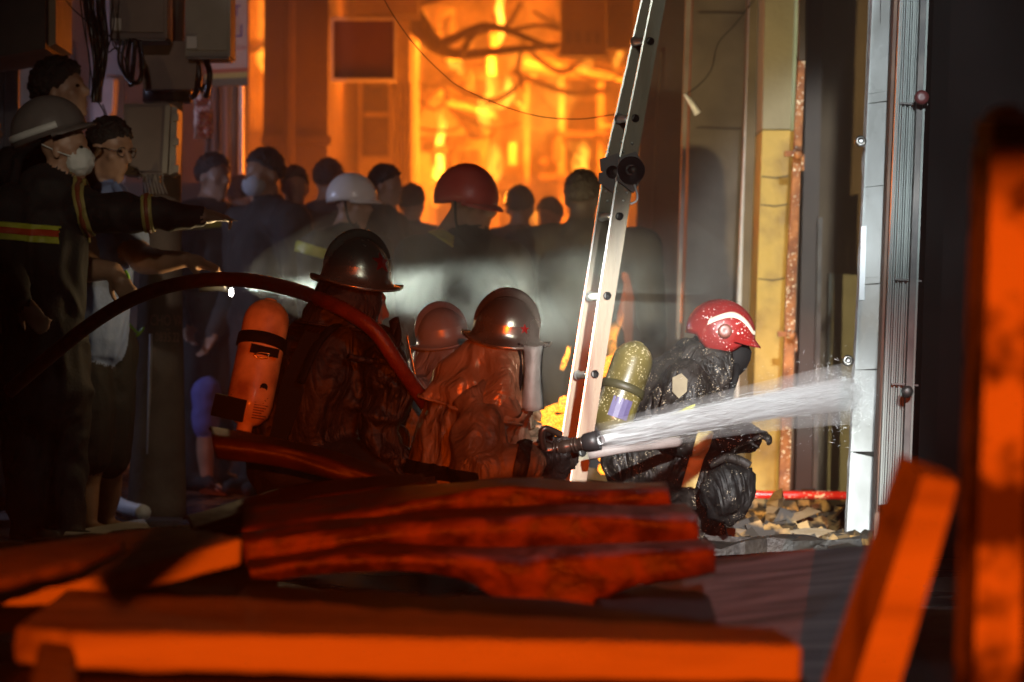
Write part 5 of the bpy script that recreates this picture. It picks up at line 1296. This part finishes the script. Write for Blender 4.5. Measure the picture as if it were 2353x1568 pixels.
# ================================================================== LADDER
LD_ = root('folding_ladder', P(1290,1296,11.0), 'aluminium multi joint folding ladder leaning right in the middle of the scene', 'ladder')
alu = mat('ladder_aluminium', (.055,.042,.024), (.19,.15,.095), thr=(.3,.6), rough=.42, metal=.3, scale=16, bump=.06, bscale=40, rvar=.1, stretch=(1,1,.08))
YL = 11.05
def stile(mid0, mid1, w0, w1, Y, name, rib=True):
    (x0,y0),(x1,y1) = mid0, mid1
    fr = [P(x0,y0,Y), P(x0+w0,y0+3,Y), P(x1+w1,y1+3,Y), P(x1,y1,Y)]
    bm = nb(); add_prism(bm, fr, [p + Vector((0,.028,0)) for p in fr])
    s_ = build(name, bm, alu, LD_, bevel=.003)
    if rib:
        for q in (.30,.62,.70):
            bm = nb(); a0 = x0+w0*q; a1 = x1+w1*q
            f2 = [P(a0,y0,Y-.003), P(a0+w0*.05,y0,Y-.003), P(a1+w1*.05,y1,Y-.003), P(a1,y1,Y-.003)]
            add_prism(bm, f2, [p + Vector((0,.003,0)) for p in f2]); build('rib', bm, alu, s_)
    f3 = [P(x0-1.5,y0,Y-.006), P(x0+2.5,y0,Y-.006), P(x1+2.5,y1,Y-.006), P(x1-1.5,y1,Y-.006)]
    bm = nb(); add_prism(bm, f3, [p + Vector((0,.03,0)) for p in f3]); build('flange', bm, mat('edge_highlight', (.74,.73,.70), rough=.22, metal=.8), s_, bevel=.0015)  # pale lip paints the bright highlight along the stile edge
    return s_
stile((1511,-66),(1423,366), 30, 41, YL, 'stile'); stile((1418,404),(1282,1292), 39, 36, YL, 'stile')
YFAR = YL + .30
stile((1489,-66),(1391,366), 34, 36, YFAR, 'stile', False); stile((1384,412),(1246,1285), 35, 36, YFAR, 'stile', False)
def mid(y): return 1511 - (y+66)*88/432 if y < 385 else 1418 - (y-404)*136/888
rung_m = mat('rung_bright', (.62,.61,.58), (.74,.73,.70), rough=.28, metal=.7, scale=20)
for (y, dxn) in ((-75,15),(95,16),(272,18),(497,20),(680,20),(860,19),(1040,18)):
    xn = mid(y) + dxn; a = P(xn, y, YL-.004); b = P(mid(y)-20, y+2, YFAR+.01)
    r_ = build('rung', add_tube(nb(), [a, b], .0135, 12), rung_m, LD_, True)
    build('rung_hole', add_lathe(nb(), a + Vector((0,-.0015,0)), (0,-1,0), [(.0145,-.002),(.0145,.001),(.0135,.003),(.0115,.003),(.0112,-.0005)], 16), mat('hole_dark', (.008,.007,.006), rough=.8), r_, True)
    build('collar', add_tube(nb(), [b + Vector((0,-.012,0)), b + Vector((0,-.034,0))], .018, 12), rung_m, r_, True)
hing = mat('hinge_black', (.018,.012,.014), (.05,.032,.034), rough=.4, scale=10)
for (cx, cyy, Y, near) in ((1444,392,YL-.02,1),(1402,396,YFAR-.02,0)):
    hg = build('hinge', add_lathe(nb(), P(cx+6,cyy,Y), (0,-1,0), [(.046,-.05),(.050,-.01),(.050,.008),(.044,.014),(.026,.014),(.024,.022),(.010,.022),(.009,.016)] if near else [(.022,-.03),(.024,.0),(.02,.012)], 26), hing, LD_, True)
    build('hinge_arm', px_prism([(cx-24,cyy-30),(cx+18,cyy-44),(cx+34,cyy-10),(cx+10,cyy+14),(cx-22,cyy-4)], Y+.005, .03), hing, hg, bevel=.004)
    build('hinge_arm', px_prism([(cx-26,cyy+2),(cx+10,cyy-6),(cx+30,cyy+20),(cx+12,cyy+52),(cx-28,cyy+22)], Y+.002, .03), hing, hg, bevel=.004)
    build('pin', add_lathe(nb(), P(cx+12,cyy,Y-.02), (0,-1,0), [(.016,0),(.016,.006),(.012,.010)], 14), steel_d, hg, True)
for (x, y) in ((1402,322),(1428,326),(1452,330),(1432,350),(1398,352),(1416,440),(1440,444),(1392,440),(1396,462),(1432,462),(1450,468)):
    Y = YL if x > mid(y) else YFAR
    build('rivet', add_lathe(nb(), P(x,y,Y-.002), (0,-1,0), [(.005,0),(.0045,.003),(.002,.004)], 8), rung_m, LD_, True)
build('pull_cord', add_tube(nb(), spline([P(1458,424,YL-.02),P(1464,448,YL-.02),P(1462,462,YL-.02),P(1448,470,YL-.02)],5), .004, 6), white_p, LD_, True)

# ================================================================== WATER JET
W_ = root('water_jet', n1, 'straight white water jet from the nozzle to the tiled door post', 'water jet')
w0, w1 = n1 + na*.005, P(1948,905,11.95)
wd = w1 - w0; wL = wd.length; wd.normalize()
wu = wd.orthogonal().normalized(); ww = wd.cross(wu)
def sag(t): return Vector((0,0, .010*math.sin(PI*t)))
def jr(t): return .0235 + .012*t
watm = bpy.data.materials.new('white_water'); watm.use_nodes = True
b_ = watm.node_tree.nodes['Principled BSDF']; b_.inputs['Base Color'].default_value = (.94,.96,.97,1); b_.inputs['Roughness'].default_value = .5
b_.inputs['Subsurface Weight'].default_value = 0.0
nt = watm.node_tree; tr = nt.nodes.new('ShaderNodeBsdfTranslucent'); tr.inputs['Color'].default_value = (.94,.96,.97,1)
mx = nt.nodes.new('ShaderNodeMixShader'); mx.inputs[0].default_value = .25
nt.links.new(b_.outputs[0], mx.inputs[1]); nt.links.new(tr.outputs[0], mx.inputs[2]); nt.links.new(mx.outputs[0], nt.nodes['Material Output'].inputs['Surface'])
rg = random.Random(3)
def streaks(n, rfun, lfun, thick, tfun):
    V = []; Fc = []
    for i in range(n):
        t = tfun(rg.random()); rr = rfun(t); a = rg.random()*2*PI
        c = w0 + wd*wL*t + sag(t) + (wu*math.cos(a) + ww*math.sin(a))*rr
        L = lfun(t); th = thick*(.5 + rg.random())
        dv = (wd + (wu*math.cos(a) + ww*math.sin(a))*rr*.15).normalized()*L/2
        k = len(V)
        V += [c - dv, c + wu*th, c + (wu*-.5 + ww*.87)*th, c + (wu*-.5 - ww*.87)*th, c + dv]
        Fc += [(k,k+2,k+1),(k,k+3,k+2),(k,k+1,k+3),(k+4,k+1,k+2),(k+4,k+2,k+3),(k+4,k+3,k+1)]
    off = OFF[W_.name]
    me = bpy.data.meshes.new('spray'); me.from_pydata([tuple(v - off) for v in V], [], Fc); me.update(); return me
o = link('stream', streaks(5000, lambda t: (.84 + abs(rg.gauss(0, .33)))*jr(t)*(.95 if t < .5 else .95 - .2*(t-.5)), lambda t: .12 + .25*rg.random(), .0008, lambda u: .06 + u*.86), watm, W_); o['kind'] = 'stuff'
o = link('spray', streaks(4500, lambda t: (.85 + abs(rg.gauss(0, .45)))*jr(t), lambda t: .05 + .12*rg.random(), .00045, lambda u: (.12 + .88*u)*1.0), watm, W_); o['kind'] = 'stuff'
o = link('droplets', streaks(1800, lambda t: abs(rg.gauss(0, 2.2))*jr(t), lambda t: .008 + .03*rg.random(), .00045, lambda u: (.3 + .7*u)), watm, W_); o['kind'] = 'stuff'

rows = []
for i in range(40):
    t_ = i/39; c_ = w0 + wd*wL*t_*.99 + sag(t_)
    rows.append([c_ + (wu*math.cos(a_) + ww*math.sin(a_))*jr(t_)*(.62 + .16*nz((math.cos(a_)*2, math.sin(a_)*2, t_*5), 2.3, 2)) * (1 if t_ < .6 else 1 - (t_-.6)*1.1) for a_ in (2*PI*k_/18 for k_ in range(18))])
bm = nb(); add_loft(bm, rows, True); build('core', bm, watm, W_, True)
V = []; Fc = []
for i in range(700):
    a_ = rg.random()*2*PI; sp_ = abs(rg.gauss(0,1)); back = rg.random()**2*.22
    c_ = w1 - wd*(.01 + back) + (wu*math.cos(a_) + ww*math.sin(a_))*(.05 + .10*sp_*(.4 + back*2)) ; dv = (Vector((rg.gauss(0,1), rg.gauss(0,1), rg.gauss(0,1))) - wd*1.2).normalized()*(.004+.012*rg.random()); th = .0005*(.5+rg.random()); k_ = len(V)
    V += [c_ - dv, c_ + wu*th, c_ + (wu*-.5 + ww*.87)*th, c_ + (wu*-.5 - ww*.87)*th, c_ + dv]
    Fc += [(k_,k_+2,k_+1),(k_,k_+3,k_+2),(k_,k_+1,k_+3),(k_+4,k_+1,k_+2),(k_+4,k_+2,k_+3),(k_+4,k_+3,k_+1)]
me = bpy.data.meshes.new('splash'); me.from_pydata([tuple(v - OFF[W_.name]) for v in V], [], Fc); me.update()
o = link('splash', me, watm, W_); o['kind'] = 'stuff'
# ================================================================== FOREGROUND TIMBER AND SHEETS
rawwood = mat('raw_timber', (.26,.19,.14), (.60,.52,.42), rough=.7, scale=5, bump=.6, bscale=60, stretch=(.14,1.4,1.4), rvar=.1, distort=1.2, thr=(.30,.55))
greyw = mat('weathered_plank', (.09,.075,.075), (.42,.36,.35), rough=.55, scale=6, bump=.8, bscale=36, stretch=(.16,1.6,1.6), distort=1.8, thr=(.34,.62), rvar=.15)
sheetm = mat('mottled_sheet', (.10,.038,.026), (.36,.135,.085), rough=.5, scale=13, bump=.7, bscale=44, distort=.5, rvar=.2, thr=(.40,.66))
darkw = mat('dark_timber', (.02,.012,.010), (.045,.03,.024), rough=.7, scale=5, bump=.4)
def roughen(bm, amp, seed):
    bmesh.ops.recalc_face_normals(bm, faces=bm.faces)
    es = [e for e in bm.edges if len(e.link_faces) == 2 and e.calc_face_angle(0) > .6]
    bmesh.ops.bevel(bm, geom=es, offset=.006, segments=1, affect='EDGES')
    for k in range(5):
        es = [e for e in bm.edges if e.calc_length() > .05]
        if not es: break
        bmesh.ops.subdivide_edges(bm, edges=es, cuts=1, use_grid_fill=True)
    bmesh.ops.triangulate(bm, faces=[f for f in bm.faces if len(f.verts) > 4])
    bm.normal_update()
    for v in bm.verts:
        q = v.co; ch = max(0, nz(q, 6, seed+7) - .25)*.02
        v.co = q + v.normal*(nz(q, 9, seed)*amp + nz(q, 26, seed)*amp*.5 - ch)
def plank(pts, z, t, m, label, cat='plank', name='timber_plank', bev=.006, tilt=None, pts3=None):
    top = pts3 or [PZ(x, y, z if tilt is None else z + tilt[i]) for i, (x, y) in enumerate(pts)]
    bm = nb(); add_prism(bm, top, [p - Vector((0,0,t)) for p in top])
    roughen(bm, .0045, t*90); bev = 0
    o = build(name, bm, m, None, bevel=bev); return tag(o, label, cat)
plank([(150,1354),(300,1362),(733,1385),(1143,1414),(1553,1436),(1795,1442),(1842,1484),(170,1453),(34,1438)], .255, .066, rawwood, 'long thick timber plank lying across the bottom front')
plank(None, 0, .055, rawwood, 'thick timber offcut lying slantwise on the left with a bright orange end', pts3=[P(-260,1300,6.95), P(398,1203,7.25), P(556,1238,6.4), P(120,1350,6.25), P(-260,1440,6.1)])
plank([(-300,1322),(60,1262),(282,1232),(276,1250),(180,1290),(-300,1400)], .36, .02, mat('bark_board', (.30,.19,.12), (.46,.31,.20), rough=.8, scale=7, bump=.9, bscale=30), 'rough bark edged board at the far left edge', 'board', 'bark_board')
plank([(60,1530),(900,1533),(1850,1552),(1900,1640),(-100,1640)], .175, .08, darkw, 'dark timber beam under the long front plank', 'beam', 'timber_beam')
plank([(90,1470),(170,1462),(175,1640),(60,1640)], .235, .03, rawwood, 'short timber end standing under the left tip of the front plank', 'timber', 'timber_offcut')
plank([(560,1345),(1240,1375),(1650,1425),(1640,1460),(500,1420)], .245, .05, darkw, 'dark flat board put in for the shade under the stack of sheets', 'board', 'shade_board')  # dark board stands in for the shadow below the sheets
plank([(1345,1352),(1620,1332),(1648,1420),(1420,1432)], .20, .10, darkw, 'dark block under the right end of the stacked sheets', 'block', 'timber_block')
plank([(-100,1255),(330,1212),(640,1190),(640,1330),(560,1400),(300,1390),(-100,1420)], .225, .04, mat('shade_black', (.006,.005,.005), (.012,.010,.010), rough=.85, scale=6, bump=.4, spec=.2), 'black sheet painting the shade under the planks on the left', 'shade_sheet', 'shade_sheet')  # black sheet paints the shade beneath the left planks
plank([(1930,1400),(2260,1400),(2400,1720),(1880,1720)], .03, .02, mat('shade_black', (.006,.005,.005)), 'black sheet painting the shade on the ground between slanting timber and orange post', 'shade_sheet', 'shade_sheet')  # black sheet paints the ground there as deep shade
# weathered plank, right
a = [P(1480,1300,7.7), P(1640,1284,7.6), P(1850,1264,7.55), P(2060,1248,7.5), P(2040,1660,5.9), P(1600,1660,5.9)]
bm = nb()
add_prism(bm, a, [p - Vector((0,-.02,.06)) for p in a])
tag(build('weathered_plank', bm, greyw, None, bevel=.006), 'broad weathered grey plank with knots sloping down at the lower right', 'plank')
bm = nb(); a = [P(1640,1440,6.95), P(1990,1444,6.9), P(1990,1447,6.89), P(1640,1443,6.94)]
# slanting timber, right
Y0 = 4.8
bm = nb()
fq = [P(2120,1092,Y0), P(2205,1108,Y0), P(2030,1700,Y0), P(1925,1700,Y0)]
bq = [P(2066,1044,Y0+.16), P(2178,1084,Y0+.16), P(2015,1700,Y0+.16), P(1845,1700,Y0+.16)]
add_prism(bm, fq, bq)
tag(build('slanting_timber', bm, rawwood, None, bevel=.006), 'thick timber leaning steeply in front of the gate at lower right', 'timber')
# orange post at the right edge
PO2 = root('plastered_post', P(2290,1600,4.5), 'stained plastered post with black band at the right edge, lit orange', 'post')
stain = mat('stained_plaster', (.06,.035,.025), (.56,.47,.38), rough=.8, scale=5.5, bump=.4, bscale=40, thr=(.44,.52), detail=9)
Yp = 4.5
def post_prism(f, sh=-46, dy=.22):
    bm = nb(); add_prism(bm, [P(x, y, Yp) for x, y in f], [P(x+sh, y, Yp+dy) for x, y in f]); return bm
build('shaft', post_prism([(2280,334),(2372,334),(2348,1400),(2345,1720),(2232,1720)]), stain, PO2, bevel=.004)
build('band', post_prism([(2281,278),(2372,278),(2372,333),(2281,333)], -40), strap_m, PO2)
build('cap', post_prism([(2282,277),(2302,252),(2332,240),(2372,277)], -30), stain, PO2)
# stack of warped sheets
def sheet(back, ft, fb, m, label, Yb, Yf, seed, bulge=.012, cat='sheet', n=70):
    def line(pts, Y): return resample([P(x, y, Y) for x, y in spline2(pts)], n)
    Bk, Ft, Fb = line(back, Yb), line(ft, Yf), line(fb, Yf+.02)
    rows = []
    for i in range(9):
        t = i/8
        rows.append([b.lerp(f, t) + Vector((0, 0, bulge*math.sin(PI*t) + nz(b.lerp(f,t), 5, seed)*.012*math.sin(PI*t))) for b, f in zip(Bk, Ft)])
    for i in range(1, 8):
        t = i/7
        rows.append([f.lerp(b, t) + Vector((0, -.016*math.sin(PI*t) + .014*nz(f.lerp(b,t), 9, seed) + .012*math.sin(t*6 + nz(f,2.2,seed)*7)*.5 + .02*nz(f.lerp(b,t),4,seed+7), nz(f.lerp(b,t), 7, seed+4)*.006)) for f, b in zip(Ft, Fb)])
    rows.append([b + Vector((0,.25,.004)) for b in Fb])
    bm = nb(); add_loft(bm, rows)
    o = build('warped_sheet', bm, m, None, True); solidify(o, .006)
    return tag(o, label, cat, 'stack of warped sheets')
def spline2(pts):
    p = spline([Vector((x, y, 0)) for x, y in pts], 8); return [(v.x, v.y) for v in p]
sheet([(560,1165),(760,1140),(930,1118),(1130,1108),(1330,1108),(1528,1112)], [(556,1222),(760,1190),(940,1150),(1130,1124),(1330,1128),(1536,1126)],
      [(562,1252),(800,1228),(1000,1205),(1200,1190),(1400,1182),(1545,1178)], sheetm, 'topmost warped sheet of the stack behind the front plank', 8.2, 7.5, 1.)
sheet([(556,1222),(760,1196),(980,1170),(1200,1168),(1400,1165),(1560,1164)], [(560,1250),(780,1222),(1000,1200),(1200,1188),(1400,1182),(1602,1182)],
      [(566,1304),(800,1268),(1000,1262),(1200,1272),(1400,1262),(1606,1254)], sheetm, 'second warped sheet of the stack with torn lighter spots', 7.6, 7.25, 2.)
sheet([(570,1295),(800,1270),(1000,1264),(1200,1272),(1400,1262),(1610,1250)], [(572,1312),(800,1282),(1000,1278),(1200,1290),(1400,1278),(1642,1258)],
      [(584,1340),(760,1316),(950,1306),(1075,1332),(1180,1396),(1265,1430),(1340,1402),(1450,1344),(1642,1312)], sheetm, 'lowest warped sheet of the stack drooping to a point in the middle', 7.3, 7.05, 3.)
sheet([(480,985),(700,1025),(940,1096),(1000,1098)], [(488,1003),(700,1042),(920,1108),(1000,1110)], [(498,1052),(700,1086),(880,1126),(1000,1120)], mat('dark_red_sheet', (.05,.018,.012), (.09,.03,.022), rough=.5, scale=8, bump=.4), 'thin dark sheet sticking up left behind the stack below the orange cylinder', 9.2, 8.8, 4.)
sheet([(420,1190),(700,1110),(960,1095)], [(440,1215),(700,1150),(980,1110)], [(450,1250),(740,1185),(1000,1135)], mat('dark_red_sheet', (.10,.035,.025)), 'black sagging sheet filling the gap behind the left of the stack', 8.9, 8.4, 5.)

# ================================================================== MIST AND SMOKE
def vol_mat(name, dens, color=(1,1,1), noise_s=None, aniso=.2, thr=(.4,.7)):
    m = bpy.data.materials.new(name); m.use_nodes = True; nt = m.node_tree; n = nt.nodes; l = nt.links
    n.remove(n['Principled BSDF'])
    v = n.new('ShaderNodeVolumePrincipled'); v.inputs['Color'].default_value = (*color, 1); v.inputs['Density'].default_value = dens; v.inputs['Anisotropy'].default_value = aniso
    if noise_s:
        tc = n.new('ShaderNodeTexCoord'); no = n.new('ShaderNodeTexNoise'); no.inputs['Scale'].default_value = noise_s; no.inputs['Detail'].default_value = 3
        l.new(tc.outputs['Object'], no.inputs['Vector'])
        mr = n.new('ShaderNodeMapRange'); l.new(no.outputs[0], mr.inputs[0]); mr.inputs[1].default_value = thr[0]; mr.inputs[2].default_value = thr[1]; mr.inputs[3].default_value = 0; mr.inputs[4].default_value = dens
        l.new(mr.outputs[0], v.inputs['Density'])
    l.new(v.outputs[0], n['Material Output'].inputs['Volume']); return m
# fine spray round the water jet
for q_, d_ in ((1.25, 6.0), (2.3, 1.3)):
    bm = add_tube(nb(), [w0 + wd*wL*(k_/24) + sag(k_/24) for k_ in range(25)], lambda t, q_=q_: jr(t)*(q_ if t < .06 else q_*(1+.5*t)) , 16)
    o = build('spray_mist', bm, vol_mat('spray_air', d_), W_, True); o['kind'] = 'stuff'
# spray mist hanging in the torch beam
def mist(pts, r, dens, label):
    p = spline(pts, 6)
    bm = add_tube(nb(), p, lambda t: .015 + r*min(1, t/.42)*min(1, (1-t)/.3)**.5, 18)
    o = build('mist', bm, vol_mat('mist_'+label[:6], dens*2.1, (.93,1,.95), 3.2, .2, (.36,.68)), None, True); o['kind'] = 'stuff'; tag(o, label, 'mist'); return o
mist([P(550,640,12.6), P(800,630,12.15), P(1100,655,11.65), P(1400,675,11.3), P(1700,690,11.0)], .42, .15, 'pale mist drifting across the middle lit by the torch')
# smoke of the fire filling the street behind the crowd
bm = nb(); add_box(bm, (0, 21.6, 3.4), (14, 7.6, 3.3))
sm_ = build('smoke', bm, vol_mat('smoke', .032, (1,.94,.88), aniso=.1), None); sm_['kind'] = 'stuff'
# unseen rod added behind the camera to cast a shadow across the left planks
q1 = BEACON.lerp(PZ(500,1190,.34), .2); q2 = BEACON.lerp(PZ(170,1410,.255), .2); q2.y = q1.y
dq = (q1-q2)
lp = add_tube(nb(), [q2 - dq*1.5, q2, q1, q1 + dq*.6], .012, 10)
tag(build('shadow_rod', lp, darkw, None, True), 'unseen dark rod added behind the camera to cast the plank shadow', 'rod')
# unseen plates added behind the camera to cut off the beacon's light
HD = root('beacon_blocker', BEACON + Vector((0, .6, -.3)), 'unseen black plates added behind the camera to cut off the orange beacon', 'light blocker')
build('top_plate', add_box(nb(), BEACON + Vector((.2, .62, .245)), (1.2, .01, .25)), strap_m, HD)
build('side_plate', add_box(nb(), BEACON + Vector((-.455, .58, .127)), (.40, .01, .174)), strap_m, HD)
# open air haze round everything
bm = nb(); add_box(bm, (0, 20, 3.2), (20, 36, 4.3))
hz = build('haze', bm, vol_mat('haze', .0014, (1,.97,.94), aniso=.15), None); hz['kind'] = 'stuff'
# night sky backdrop is the dark world itself
